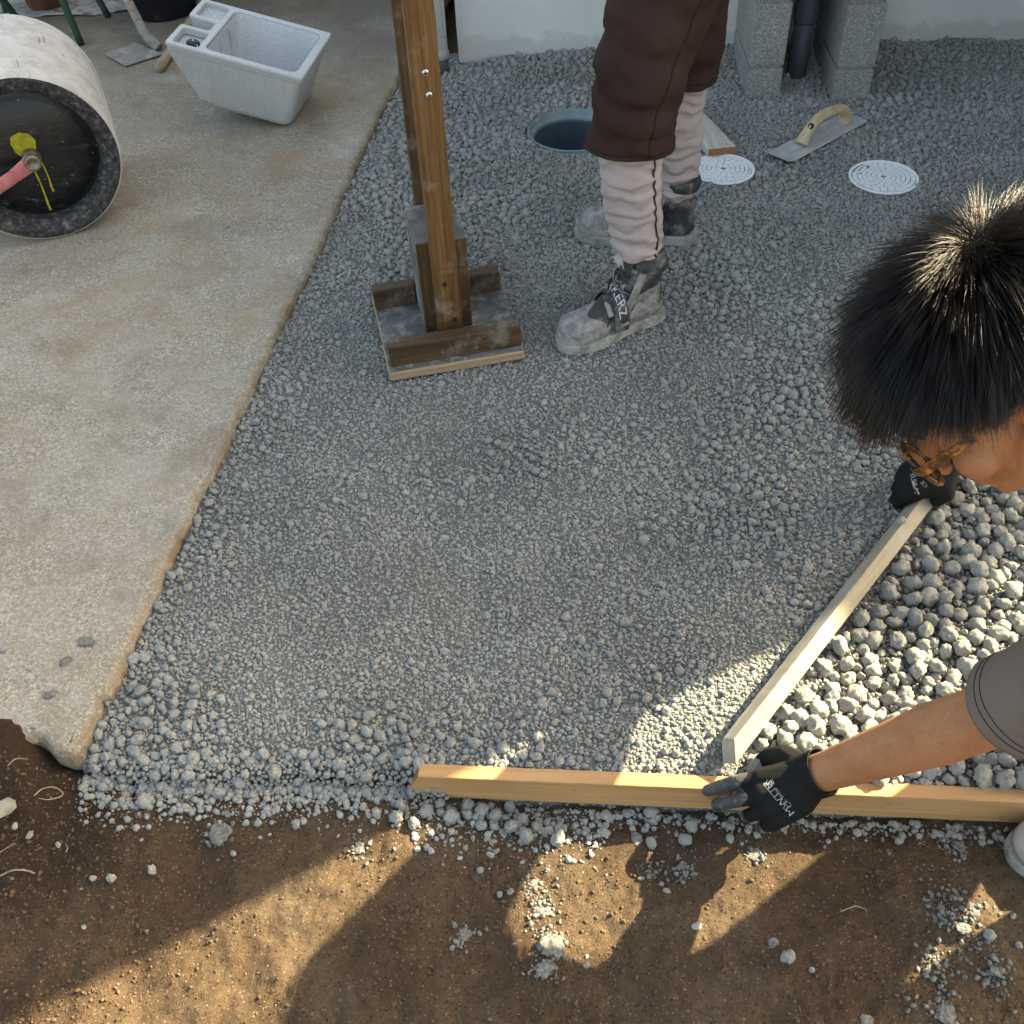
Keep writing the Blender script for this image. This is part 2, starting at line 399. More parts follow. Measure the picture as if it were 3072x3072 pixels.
M['ply_edge'] = wood('worn_ply_edge', (.20, .13, .075), (.36, .26, .17), (.50, .40, .29), 0, 1.4, .8, (.24, .21, .18), (.55, .7), .6)
M['new_pine'] = wood('fresh_pine', (.36, .19, .085), (.47, .27, .125), (.56, .345, .175), 0, .75, .6, (.15, .135, .115), (.62, .74), .2, 22)
M['end_grain'] = plain('sawn_end_grain', (.20, .085, .035), (.36, .18, .085), 70, .85, .6, .002, 300)
M['grey_pine'] = wood('weathered_pine', (.19, .165, .13), (.30, .265, .21), (.38, .34, .28), 0, .8, .75, (.30, .29, .27), (.48, .68), .3)
M['white_pine'] = wood('cement_washed_pine', (.34, .31, .26), (.50, .47, .41), (.60, .57, .51), 1, .8, .8, (.36, .34, .31), (.52, .66), .2)
M['float_wood'] = wood('float_handle_wood', (.34, .24, .13), (.50, .38, .22), (.58, .47, .30), 0, .8, .65, (.50, .48, .43), (.5, .66), .2, 30)
M['float_metal'] = plain('cement_filmed_magnesium', (.36, .37, .375), (.52, .53, .53), 20, .5, .15, .001, 200, metal=.25, dirt=(.45, .44, .41), dscale=16)
M['steel_dirty'] = plain('cement_crusted_steel', (.19, .175, .155), (.32, .30, .27), 26, .8, .5, .002, 160, metal=.1, dirt=(.42, .40, .36), dscale=22, damt=(.54, .68))
M['hoe_pipe'] = plain('rusty_pipe', (.20, .13, .10), (.36, .30, .26), 40, .8, .5, .002, 160, dirt=(.45, .43, .40), dscale=28)
M['pole_wood'] = wood('round_pole_wood', (.26, .18, .11), (.38, .28, .18), (.46, .36, .25), 1, .7, .75)
M['screw'] = plain('zinc_screw', (.55, .53, .50), (.72, .70, .66), 200, .3, .1, .0005, 400, metal=.9)
M['dark_recess'] = plain('dark_recess', (.012, .012, .012), (.03, .03, .03), 100, .9)
def m_tub():
    g = G('speckled_grey_resin'); c = g.coord('Object'); n = g.noise(c, 260, 4, .7); n2 = g.noise(c, 7, 4)
    col = g.ramp(n, [(.30, (.34, .355, .365)), (.5, (.50, .515, .525)), (.70, (.64, .65, .655))])
    col = g.mix(g.ramp(n2, [(.5, 0.), (.75, .25)]), col, (.34, .33, .30))
    return g.out(col, .5, g.bump(n, .12, .0008), .35)
M['tub'] = m_tub()
M['hair_dummy'] = None
M['rubber'] = plain('black_rubber', (.012, .012, .011), (.03, .03, .028), 60, .35, .1)
M['chain'] = plain('chrome_chain', (.7, .7, .7), (.85, .85, .85), 60, .2, .05, metal=1.)
M['sticker'] = plain('grey_sticker', (.20, .21, .22), (.30, .31, .32), 90, .6)
def m_drum():
    g = G('worn_white_drum'); c = g.coord('Object'); n = g.noise(c, 16, 7, .7); st = g.noise(g.coord('Object', (70, 70, 9)), 1., 4, .7, .4)
    col = g.ramp(n, [(.3, (.42, .37, .33)), (.55, (.60, .555, .51)), (.75, (.66, .62, .57))])
    col = g.mix(g.ramp(st, [(.63, 0.), (.70, .85)]), col, (.045, .04, .036))
    col = g.mix(g.ramp(g.noise(g.coord('Object', (1, 1, .3)), 3.5, 5, .7), [(.55, 0.), (.75, .4)]), col, (.34, .27, .19))
    return g.out(col, .75, g.bump(n, .4, .003), .25)
M['drum'] = m_drum()
def m_drumrim():
    g = G('scuffed_drum_rim'); c = g.coord('Object'); n = g.noise(c, 60, 8, .8, .1); n2 = g.noise(c, 5, 4)
    col = g.ramp(n, [(.42, (.014, .015, .018)), (.55, (.055, .053, .054)), (.68, (.24, .22, .195))])
    col = g.mix(g.ramp(n2, [(.55, 0.), (.68, .7)]), col, (.30, .225, .12))
    return g.out(col, .7, g.bump(n, .5, .003), .3)
M['drum_rim'] = m_drumrim()
def m_blackface():
    g = G('scratched_black_plate'); c = g.coord('Object'); n = g.noise(g.coord('Object', (10, 30, 10), (.3, .4, .6)), 2., 6, .75, 1.)
    col = g.ramp(n, [(.50, (.006, .006, .007)), (.62, (.02, .02, .023)), (.74, (.20, .19, .18))])
    col = g.mix(g.ramp(g.noise(c, 70, 3, .6), [(.70, 0.), (.74, .8)]), col, (.36, .34, .32))
    return g.out(col, g.ramp(n, [(.4, .3), (.7, .6)]), g.bump(n, .15, .002), .5)
M['black_face'] = m_blackface()
M['yellow_paint'] = plain('yellow_spray_paint', (.20, .18, .012), (.46, .40, .035), 60, .5, .1)
M['pink_paint'] = plain('faded_red_bracket', (.46, .13, .13), (.60, .21, .20), 24, .6, .2, dirt=(.16, .07, .05), dscale=42, damt=(.58, .68))
M['hub'] = plain('greasy_hub_steel', (.15, .12, .09), (.32, .27, .21), 60, .5, .3, metal=.6)
M['green_plastic'] = plain('dark_green_plastic', (.012, .04, .026), (.025, .065, .042), 12, .5, .08)
M['navy_plastic'] = plain('dark_navy_plastic', (.008, .009, .014), (.02, .021, .03), 8, .45, .08, dirt=(.08, .075, .07), dscale=26, damt=(.6, .75))
M['terracotta'] = plain('terracotta', (.13, .045, .025), (.24, .09, .05), 12, .8, .2, dirt=(.06, .03, .02))
M['cloth_white'] = plain('dirty_white_sheet', (.30, .30, .29), (.48, .47, .45), 12, .9, .4, .006, 40, dirt=(.10, .085, .07), dscale=18, damt=(.5, .65))
M['lid'] = plain('white_lid_plastic', (.66, .68, .71), (.76, .77, .79), 16, .5, .05, dirt=(.42, .42, .40), dscale=30, damt=(.62, .8))
M['lid_groove'] = plain('lid_groove', (.13, .14, .15), (.22, .23, .24), 60, .8)
M['pipe_blue'] = plain('slate_blue_pvc', (.045, .075, .10), (.065, .10, .125), 10, .45, .05)
M['pipe_rim'] = plain('grey_green_pvc_rim', (.13, .19, .205), (.19, .25, .265), 20, .5, .08, dirt=(.34, .34, .33), dscale=40, damt=(.6, .7))
M['pipe_grey'] = plain('dark_grey_pvc', (.055, .06, .078), (.08, .085, .105), 10, .5, .05, dirt=(.2, .2, .2), dscale=26, damt=(.64, .75))
M['downpipe'] = plain('light_grey_downpipe', (.34, .34, .325), (.41, .41, .39), 10, .45, .05)
M['skin'] = None
def m_skin():
    g = G('warm_skin'); c = g.coord('World'); n = g.noise(c, 16, 6, .7); n2 = g.noise(c, 700, 3, .7)  # warm base colour, raised to carry bounced light
    col = g.ramp(n, [(.3, (.33, .138, .062)), (.5, (.41, .182, .088)), (.72, (.46, .215, .110))])
    col = g.mix(g.ramp(g.noise(c, 260, 3, .7), [(.38, .35), (.55, 0.)]), col, (.28, .105, .05))
    g.b.inputs['Subsurface Weight'].default_value = .12; g.b.inputs['Subsurface Radius'].default_value = (.012, .004, .002); g.b.inputs['Subsurface Scale'].default_value = .6
    return g.out(col, .56, g.bump(n2, .4, .0012), .3)
M['skin'] = m_skin()
M['lip'] = plain('lip', (.36, .12, .09), (.42, .15, .11), 50, .45)
def m_fabric(name, a, b, weave=900, rough=.85, streak=None, patch=None):
    g = G(name); c = g.coord('World'); n = g.noise(c, 9, 5, .6); f = g.noise(c, weave, 2, .6)
    col = g.ramp(n, [(.3, a), (.7, b)])
    col = g.mix(g.ramp(f, [(.35, .25), (.6, 0.)]), col, tuple(k * .55 for k in a))
    if streak:
        s = g.noise(g.coord('World', (260, 260, 14)), 1., 4, .6)
        col = g.mix(g.ramp(s, [(.45, 0.), (.62, .7)]), col, streak)
    if patch: col = g.mix(g.ramp(g.noise(c, 7, 6, .7), [(.5, 0.), (.66, .75)]), col, patch)
    return g.out(col, rough, g.bump(f, .25, .0008), .15)
M['shorts'] = m_fabric('brown_shorts_cloth', (.030, .0145, .0125), (.046, .023, .019), 1100, .75)
M['stitch'] = plain('dark_stitch', (.008, .006, .006), (.015, .011, .01), 60, .9)
M['legging'] = m_fabric('dusty_mauve_jersey', (.36, .30, .305), (.47, .405, .405), 1400, .8)
M['seam'] = plain('black_seam', (.03, .026, .026), (.07, .06, .06), 300, .9)
M['tee'] = m_fabric('taupe_cotton', (.150, .118, .103), (.185, .148, .13), 1200, .85)
M['glove'] = m_fabric('black_knit_glove', (.007, .007, .0075), (.013, .013, .014), 700, .75)
M['glove_palm'] = plain('dusty_grey_latex', (.028, .029, .032), (.075, .076, .08), 26, .5, .4, .002, 240, 'World', dirt=(.26, .25, .24), dscale=60, damt=(.55, .72))
M['print'] = plain('white_print', (.42, .42, .43), (.55, .55, .56), 200, .7)
M['boot_dark'] = plain('black_boot_leather', (.022, .022, .024), (.05, .05, .052), 30, .6, .3, .002, 200, 'World', dirt=(.20, .195, .19), dscale=20, damt=(.5, .68))
M['boot_dusty'] = plain('cement_dusted_boot', (.10, .097, .096), (.22, .215, .21), 50, .8, .5, .003, 200, 'World', dirt=(.37, .36, .345), dscale=38, damt=(.40, .72))
M['boot_sole'] = plain('cement_caked_sole', (.22, .215, .20), (.40, .395, .37), 30, .85, .5, .003, 160, 'World', dirt=(.12, .115, .11), dscale=18, damt=(.52, .68))
M['canvas_shoe'] = m_fabric('grey_canvas_shoe', (.30, .285, .26), (.38, .36, .33), 900, .85)
M['dark_pants'] = m_fabric('dark_work_trousers', (.02, .022, .026), (.035, .038, .044), 900)
M['navy_tee'] = m_fabric('charcoal_work_shirt', (.035, .036, .04), (.055, .056, .06), 900)
def m_tortoise():
    g = G('tortoiseshell_acetate'); c = g.coord('Object'); n = g.noise(c, 60, 4, .6, .8)
    col = g.ramp(n, [(.38, (.018, .010, .006)), (.5, (.10, .035, .010)), (.62, (.42, .17, .03))])
    return g.out(col, .15, None, .6)
M['tortoise'] = m_tortoise()
def m_lens():
    g = G('spectacle_lens'); g.b.inputs['Transmission Weight'].default_value = 1.; g.b.inputs['IOR'].default_value = 1.05
    return g.out((.9, .9, .9), .02, None, .5)
M['lens'] = m_lens()
def m_hair():
    g = G('black_hair'); b = g.b
    g.out((.006, .005, .005), .32, None, .55)
    return g.m
M['hair'] = m_hair()
M['scalp'] = plain('dark_scalp', (.006, .005, .005), (.014, .011, .010), 90, .8)
M['root'] = plain('dry_root', (.20, .15, .10), (.34, .27, .19), 60, .9, .4, .001, 300)
# ------------------------------------------------------------------ ground, slab, soil, gravel
SLAB_Z = .022; SOIL_Z = -.07
gr = link('ground', pyd('ground', [(-60, -60, -.14), (60, -60, -.14), (60, 60, -.14), (-60, 60, -.14)], [(0, 1, 2, 3)]), M['soil'])
tag(gr, 'bare brown earth yard around the work area', None, None, 'structure')

edge_px = [(1190, 240), (1113, 382), (1018, 588), (914, 827), (827, 986), (779, 1097), (700, 1272), (604, 1463), (541, 1606), (461, 1765), (400, 1900), (376, 1967), (334, 2052), (322, 2076), (293, 2088), (291, 2137), (261, 2191), (231, 2246)]
edge_w = np.array([at(x, y, SLAB_Z)[:2] for x, y in edge_px])
edge_w = np.vstack([[edge_w[0] + (edge_w[0] - edge_w[1]) / np.linalg.norm(edge_w[0] - edge_w[1]) * 2.6], edge_w])
front_w = np.array([at(x, y, SLAB_Z)[:2] for x, y in [(206, 2255), (158, 2246), (130, 2206), (61, 2221), (0, 2209)]])
front_w = np.vstack([front_w, [(-1.3, front_w[-1, 1] + .02), (-3.6, front_w[-1, 1] + .05)]])
def resample(p, d):
    out = [p[0]]
    for a, b in zip(p[:-1], p[1:]):
        k = max(1, int(np.linalg.norm(b - a) / d))
        for q in range(1, k + 1): out.append(a + (b - a) * q / k)
    return np.array(out)
ol = resample(np.vstack([edge_w, front_w]), .012)
tn = np.gradient(ol, axis=0); tn /= np.linalg.norm(tn, axis=1)[:, None] + 1e-9; nr = np.stack([-tn[:, 1], tn[:, 0]], 1)   # outward is to the left of travel (towards the gravel)
chip = fbm2(ol[:, 0], ol[:, 1], 46, 5, 3.) * .009 + np.minimum(fbm2(ol[:, 0], ol[:, 1], 9, 3, 8.), 0) * .010
if np.mean((ol + nr * .1 - ol.mean(0))[:200, 0]) < np.mean(ol[:200, 0] - ol.mean(0)[0]): nr = -nr
rings = []
for off, z in ((-.016, SLAB_Z), (-.012, SLAB_Z - .0008), (-.008, SLAB_Z - .002), (-.001, SLAB_Z - .006), (.004, SLAB_Z - .014), (.004, SLAB_Z - .045), (-.004, SLAB_Z - .07), (-.02, SLAB_Z - .085)):
    q = ol + nr * (chip + off)[:, None]
    jz = fbm2(ol[:, 0], ol[:, 1], 40, 3, off * 50) * (.004 if -.015 < off < .01 else .0)
    rings.append(np.column_stack([q, z + jz]))
nO = len(ol); V = np.vstack(rings + [[(-3.6, 6.0, SLAB_Z)]]); Fq = []
for i in range(len(rings) - 1):
    for j in range(nO - 1): Fq.append((i * nO + j, i * nO + j + 1, (i + 1) * nO + j + 1, (i + 1) * nO + j))
Fq.append(tuple(list(range(nO)) + [len(V) - 1]))
me = pyd('concrete_slab', V, Fq)
at_ = me.attributes.new('edge', 'FLOAT', 'POINT')
ev = np.zeros(len(V)); ev[2 * nO:3 * nO] = .15
for i in range(3, len(rings)): ev[i * nO:(i + 1) * nO] = 1
ev[nO:2 * nO] = .03
at_.data.foreach_set('value', ev)
bm = bmesh.new(); bm.from_mesh(me); bmesh.ops.triangulate(bm, faces=[f for f in bm.faces if len(f.verts) > 4]); bmesh.ops.recalc_face_normals(bm, faces=bm.faces); bm.to_mesh(me); bm.free()
slab = link('pavement', me, M['slab'])
tag(slab, 'old worn concrete slab with brown stains and a broken edge', None, None, 'structure')

# --- height fields
def yfront(x):           # front edge of the gravel layer
    x = np.asarray(x, float)
    free = .922 + (x + .735) * (-.040 / .535) + .016 * fbm2(x, x * 0, 9, 3, 61.).reshape(np.shape(x))
    brd = .858 - .1095 * (x + .186) + .022
    t = sstep(-.24, -.17, x)
    return free * (1 - t) + brd * t
LIDS = [(at(2170, 509)[:2], .092), (at(2650, 533)[:2], .098)]
HOLE = (at(1720, 395, .0)[:2], .148)
SE_A, SE_B = at(2178, 2242, .03)[:2], at(2790, 1450, .03)[:2]      # screeding bar axis
def right_of_bar(x, y):
    d = SE_B - SE_A; d = d / np.linalg.norm(d); return (x - SE_A[0]) * d[1] - (y - SE_A[1]) * d[0]
def gz(x, y):
    x = np.atleast_1d(x).astype(float); y = np.atleast_1d(y).astype(float)
    z = fbm2(x, y, 2.6, 3, 1.) * .008 + fbm2(x, y, 11, 3, 5.) * .006
    rb = right_of_bar(x, y); loose = sstep(.0, .09, rb) * sstep(2.1, 1.5, y)
    z += loose * (-.006 + fbm2(x, y, 7, 3, 9.) * .018)
    z += sstep(3.40, 3.62, y) * (.035 + .02 * fbm2(x, y, 6, 2, 2.)) * sstep(-.05, .1, x)
    z += -.012 * sstep(.16, .02, np.hypot(x - .10, y - 1.5) - .25)
    for (c, r) in LIDS:
        d = np.hypot(x - c[0], y - c[1]); z = z * sstep(r, r + .1, d) + (-.003) * (1 - sstep(r, r + .1, d))
    yf = yfront(x); d = yf - y
    z = z - np.where(d > -.03, np.maximum(d + .004, 0) * 3.2, 0) - .016 * sstep(-.06, .0, d) * (x < -.2)
    return z - .003
def sz(x, y):
    x = np.atleast_1d(x).astype(float); y = np.atleast_1d(y).astype(float)
    z = SOIL_Z + fbm2(x, y, 3, 4, 21.) * .02 + fbm2(x, y, 18, 4, 25.) * .013 + fbm2(x, y, 60, 3, 29.) * .0055
    for px, py, h, r in ((60, 2340, .05, .075), (20, 2260, .05, .06), (150, 2310, .022, .045), (0, 2450, .03, .10), (1650, 2860, .012, .05), (2900, 2760, .018, .06), (2800, 2700, .012, .06)):
        c = at(px, py, SOIL_Z); z += h * np.exp(-((x - c[0]) ** 2 + (y - c[1]) ** 2) / r ** 2) * (1 + .5 * fbm2(x, y, 34, 3, px))
    c = at(190, 2285, -.05); z -= .035 * np.exp(-((x - c[0]) ** 2 + (y - c[1]) ** 2) / .028 ** 2)
    z += .022 * np.exp(-(np.maximum(yfront(x) - y, 0) / .10) ** 2) * sstep(-.1, -.25, x)
    return z
def grid(name, xs, ys, hz, keep=None):
    X, Y = np.meshgrid(xs, ys); Z = hz(X.ravel(), Y.ravel()); v = np.column_stack([X.ravel(), Y.ravel(), Z]); n = len(xs)
    i, j = np.meshgrid(np.arange(len(ys) - 1), np.arange(n - 1), indexing='ij')
    f = np.stack([i * n + j, i * n + j + 1, (i + 1) * n + j + 1, (i + 1) * n + j], -1).reshape(-1, 4)
    if keep is not None:
        c = v[f].mean(1); f = f[keep(c[:, 0], c[:, 1], c[:, 2])]
    me = npmesh(name, v, f); me.polygons.foreach_set('use_smooth', np.ones(len(me.polygons), bool)); return me
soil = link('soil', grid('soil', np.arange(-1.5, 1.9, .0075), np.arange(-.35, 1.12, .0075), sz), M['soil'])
tag(soil, 'dug brown soil in front of the gravel layer', None, None, 'structure')
def in_bed(x, y, z):
    return (np.hypot(x - HOLE[0][0], y - HOLE[0][1]) > HOLE[1] + .004) & (z > -.13)
bed = link('gravel_bed', grid('gravel_bed', np.arange(-.86, 2.3, .0095), np.arange(.74, 3.78, .0095), gz, lambda x, y, z: in_bed(x, y, z) & (y > yfront(x) - .07) & ((x > -.752) | (y > 1.02))), M['gravel_bed'])
tag(bed, 'grey cement-mixed gravel layer being tamped flat', None, None, 'structure')

# --- lumps
def lump(name, seed, sub=2, amp=.22, fine=.06, sq=(1, 1, .85), mt=None):
    V, Fc = ico(sub); n = V * (1 + amp * fbm(V * 1.1 + seed * 9.7, 3)[:, None] + fine * fbm(V * 3.6 + seed * 3.1, 3)[:, None])
    me = npmesh(name, n * np.array(sq), Fc); me.polygons.foreach_set('use_smooth', np.ones(len(me.polygons), bool))
    if mt: me.materials.append(mt)
    return me
BIG = [lump('stone_shape_%d' % k, k + 1, 3, .46, .42, (1, .84 + .04 * k, .84), M['gravel']) for k in range(6)]
MID = [lump('pebble_shape_%d' % k, k + 21, 2, .45, .25, (1, .86, .78), M['gravel']) for k in range(5)]
FINE = [lump('grain_shape_%d' % k, k + 41, 1, .34, .1, (1, .85, .75), M['gravel']) for k in range(4)]
CLOD = [lump('clod_shape_%d' % k, k + 61, 2, .4, .15, (1, .85, .65), M['clod']) for k in range(4)]
CRUMB = [lump('crumb_shape_%d' % k, k + 81, 2, .45, .18, (1, .8, .6), M['crumb']) for k in range(4)]

def view_px(p):
    c = (np.asarray(p) - np.array([0, 0, CAM_H])) @ CR; return np.column_stack([c[:, 0] / c[:, 2] * FPX + 1536, c[:, 1] / c[:, 2] * FPX + 1536, c[:, 2]])
# where the mix is still loose and lumpy (1) or pounded to fines (0): photo pixel, radius in px, weight
ZONES = [(330, 1950, 230, .9), (560, 1560, 190, .9), (480, 2150, 260, .95), (760, 1250, 190, .6), (1100, 2260, 260, .8), (420, 1750, 160, .8), (1500, 2250, 230, .6),
         (1350, 420, 260, .75), (1450, 620, 240, .6), (1250, 760, 160, .7), (1150, 600, 160, .6), (2150, 900, 220, .7), (2350, 1150, 240, .8), (2300, 780, 160, .6), (2450, 950, 180, .7),
         (2200, 1500, 380, .62), (2600, 1350, 200, .7), (2450, 1750, 260, .6), (1750, 1250, 260, .45), (2000, 2000, 260, .5), (1000, 1450, 150, .4), (2350, 560, 180, .45), (2800, 260, 300, .55), (1650, 230, 300, .6)]
def loose(x, y):
    P = view_px(np.column_stack([x, y, np.zeros(len(x))])); w_ = np.full(len(x), .26)
    for cx, cy, r, wt in ZONES:
        w_ = np.maximum(w_, wt * np.exp(-(((P[:, 0] - cx) ** 2 + (P[:, 1] - cy) ** 2) / r ** 2)))
    w_ = w_ + .35 * fbm2(x, y, 4, 3, 33.)
    for cx, cy, rx_, ry_, wt in ((1250, 1850, 560, 330, .75), (1300, 1250, 260, 110, .8), (1500, 1050, 160, 120, .6), (1750, 1150, 200, 160, .5), (2700, 700, 250, 160, .4)):
        w_ = w_ * (1 - wt * np.exp(-(((P[:, 0] - cx) / rx_) ** 2 + ((P[:, 1] - cy) / ry_) ** 2)))
    rb = right_of_bar(x, y)
    return np.clip(np.maximum(w_, 1.1 * sstep(.015, .05, rb) * sstep(2.0, 1.45, y)), 0, 1.1)
slab_poly = np.vstack([edge_w, [(-3, .9), (-3, 6)]])
ex = np.interp(np.arange(.8, 6, .01), edge_w[::-1, 1], edge_w[::-1, 0])
def slab_x(y): return np.interp(y, np.arange(.8, 6, .01), ex)
def in_view(p, mx=260, my=200):
    q = view_px(p); return (q[:, 2] > .2) & (q[:, 0] > -mx) & (q[:, 0] < 3072 + mx) & (q[:, 1] > -my) & (q[:, 1] < 3072 + my)
def cand(n, y0=.78, y1=3.72, bias=1.):
    out = []
    while sum(map(len, out)) < n:
        k = n * 2; y = y0 + (y1 - y0) * RNG.random(k) ** bias; x = -.85 + 2.9 * RNG.random(k)
        z = gz(x, y); ok = (x > slab_x(y) + .004) & in_bed(x, y, z) & (z > SOIL_Z - .02)
        for (c, r) in LIDS: ok &= np.hypot(x - c[0], y - c[1]) > r + .002
        ok &= ~((y > 3.66 - .06 * sstep(1., 1.9, x)) & (x > -.1)) & (y < 3.72)
        ok &= in_view(np.column_stack([x, y, z]))
        out.append(np.column_stack([x, y, z])[ok])
    return np.vstack(out)[:n]
class Hash:
    def __init__(s, h): s.h = h; s.d = {}
    def ok(s, x, y, r, k):
        i, j = int(x / s.h), int(y / s.h)
        for a in (i - 1, i, i + 1):
            for b in (j - 1, j, j + 1):
                for (u, v, q) in s.d.get((a, b), ()):
                    if (u - x) ** 2 + (v - y) ** 2 < ((q + r) * k) ** 2: return False
        s.d.setdefault((i, j), []).append((x, y, r)); return True
BARD = (SE_B - SE_A) / np.linalg.norm(SE_B - SE_A)
def off_bar(x, y, r):
    rb = right_of_bar(x, y); al = (x - SE_A[0]) * BARD[0] + (y - SE_A[1]) * BARD[1]
    return (abs(rb) > .017 + r * .7) or al < -.02 or al > .85
hs = Hash(.04); big = []; mid = []
c1 = cand(46000, bias=1.25); lw = loose(c1[:, 0], c1[:, 1]); rr = RNG.random(len(c1)); rs = RNG.random(len(c1))
rb_ = right_of_bar(c1[:, 0], c1[:, 1]); pile = (rb_ > .02) & (c1[:, 1] < 1.9)
order = np.argsort(-(rs * (1 + pile)))
for i in order:
    x, y, z = c1[i]
    if rr[i] > lw[i] ** 1.5 * 1.2: continue
    if pile[i]: r = .0042 + .0130 * rs[i] ** 2.9
    else: r = .0050 + .0078 * rs[i] ** 2.4 * (.4 + .6 * min(lw[i], 1)) + .002 * (y > 2.3)
    if not off_bar(x, y, r): continue
    if x > -.19 and y < yfront(x) + r * .6: continue
    if hs.ok(x, y, r, .80 if not pile[i] else .74): big.append((x, y, z, r, lw[i], pile[i]))
    if len(big) > 14000: break
c2 = cand(130000, bias=1.2); lw2 = loose(c2[:, 0], c2[:, 1]); r2 = RNG.random(len(c2))
for i in range(len(c2)):
    x, y, z = c2[i]; r = .0026 + .0030 * r2[i] ** 1.8 + .0012 * (y > 2.3)
    if not off_bar(x, y, r * .3): continue
    if hs.ok(x, y, r, .66): mid.append((x, y, z, r, lw2[i]))
    if len(mid) > 70000: break
big = np.array(big, float); mid = np.array(mid, float)
c3 = cand(110000, bias=1.3)
def spins(n): return np.column_stack([RNG.random(n) * .9 - .45, RNG.random(n) * .9 - .45, RNG.random(n) * 6.283])
# each of the lumps that show largest is a stone of its own
q = view_px(big[:, :3]); size = big[:, 3] / q[:, 2]; size[(q[:, 0] < -20) | (q[:, 0] > 3092) | (q[:, 1] < 0) | (q[:, 1] > 3080)] = 0
hid = (q[:, 0] > 2470) & (q[:, 1] > 560) & (q[:, 1] < 1300) | (q[:, 0] > 2250) & (q[:, 1] > 2900 - .4 * q[:, 0] + 560) & (q[:, 0] > 2700) & (q[:, 1] > 1950)
size[hid] = 0
own = np.argsort(-size)[:300]; isown = np.zeros(len(big), bool); isown[own] = True
emb = lambda b: b[:, 2] + b[:, 3] * np.where(b[:, 4] > .8, .55 + .5 * RNG.random(len(b)), .30 + .35 * b[:, 4])
bz = emb(big)
for k, i in enumerate(own):
    o = bpy.data.objects.new('stone', BIG[k % 6]); COL.objects.link(o); o.parent = bed
    s = big[i, 3]; o.location = (big[i, 0], big[i, 1], bz[i]); o.rotation_euler = (random.random() * 6, random.random() * .8, random.random() * 6)
    o.scale = (s * 1.08, s * (.9 + .25 * random.random()), s * (.9 + .2 * random.random()))
rest = big[~isown]; rz = bz[~isown]
nB, nM, nF = len(rest), len(mid), len(c3)
f_r = .0010 + .0013 * RNG.random(nF) + .0007 * (c3[:, 1] > 2.2) + .0006 * (c3[:, 1] > 2.9)
pts = np.vstack([np.column_stack([rest[:, :2], rz]), np.column_stack([mid[:, :2], mid[:, 2] + mid[:, 3] * (-.05 + .5 * np.clip(mid[:, 4], 0, 1) + .35 * RNG.random(len(mid)))]), np.column_stack([c3[:, :2], c3[:, 2] + f_r * .5])])
rad = np.concatenate([rest[:, 3], mid[:, 3], f_r])
sc = rad[:, None] * (1 + .18 * RNG.normal(size=(len(rad), 3)).clip(-1.5, 1.5))
idx = np.concatenate([RNG.integers(0, 6, nB), 6 + RNG.integers(0, 5, nM), 11 + RNG.integers(0, 4, nF)])
rot = spins(len(rad)); rot[:nB, :2] *= 6
peb = instancer('pebbles', pts, sc, rot, idx, BIG + MID + FINE, None, bed); peb['kind'] = 'stuff'

# --- clods and cement crumbs on the soil
def soil_cand(n):
    x = -1.2 + 2.6 * RNG.random(n); y = .2 + .85 * RNG.random(n); ok = (y < yfront(x) + .0) & (in_view(np.column_stack([x, y, np.full(n, SOIL_Z)]), 200, 200))
    return x[ok], y[ok]
x, y = soil_cand(90000); dens = fbm2(x, y, 6, 3, 51.); k = RNG.random(len(x)) < .22 + .9 * dens + .5 * (x < -.6); x, y = x[k], y[k]
r = .0006 + .0030 * RNG.random(len(x)) ** 7 + .0008 * RNG.random(len(x)); nC = len(x)
cl = instancer('soil_clods', np.column_stack([x, y, sz(x, y) + r * .25]), r[:, None] * (1 + .2 * RNG.normal(size=(nC, 3)).clip(-1, 1)), spins(nC) * 2, RNG.integers(0, 4, nC), CLOD, None, soil); cl['kind'] = 'stuff'
x, y = soil_cand(9000); near = np.exp(-((yfront(x) - y) / .07) ** 2); dens = fbm2(x, y, 9, 3, 71.); k = RNG.random(len(x)) < near * (.4 + dens) + .03 + .6 * np.maximum(dens - .2, 0) + .12 * (x > .45); xa, ya = x[k], y[k]
ra = .0007 + .0035 * RNG.random(len(xa)) ** 4
CL_PX = [(740, 2385, 30), (661, 2498, 60), (1607, 2666, 50), (1628, 2728, 55), (1649, 2837, 70), (1638, 2904, 55), (1390, 2806, 45), (2266, 2564, 40), (2860, 2530, 60), (2880, 2780, 90), (2820, 2720, 70), (2830, 3030, 90), (2990, 2920, 70), (1949, 2614, 40), (564, 2422, 40), (2050, 2600, 50), (2800, 2880, 60), (1080, 2550, 40)]
xs_, ys_, rs_ = [xa], [ya], [ra]
for px, py, pr in CL_PX:
    c = at(px, py, SOIL_Z); n = int(pr * 1.5); s = pr / 2000 * .5
    xs_.append(c[0] + RNG.normal(size=n) * s); ys_.append(c[1] + RNG.normal(size=n) * s); rs_.append(.0012 + .0042 * RNG.random(n) ** 3)
xg, yg = soil_cand(2600); xs_.append(xg); ys_.append(yg); rs_.append(.0005 + .0009 * RNG.random(len(xg)) ** 2)
x = np.concatenate(xs_); y = np.concatenate(ys_); r = np.concatenate(rs_); nC = len(x)
cr = instancer('cement_crumbs', np.column_stack([x, y, sz(x, y) + r * .3]), r[:, None] * (1 + .2 * RNG.normal(size=(nC, 3)).clip(-1, 1)), spins(nC) * 2, RNG.integers(0, 4, nC), CRUMB, None, soil); cr['kind'] = 'stuff'
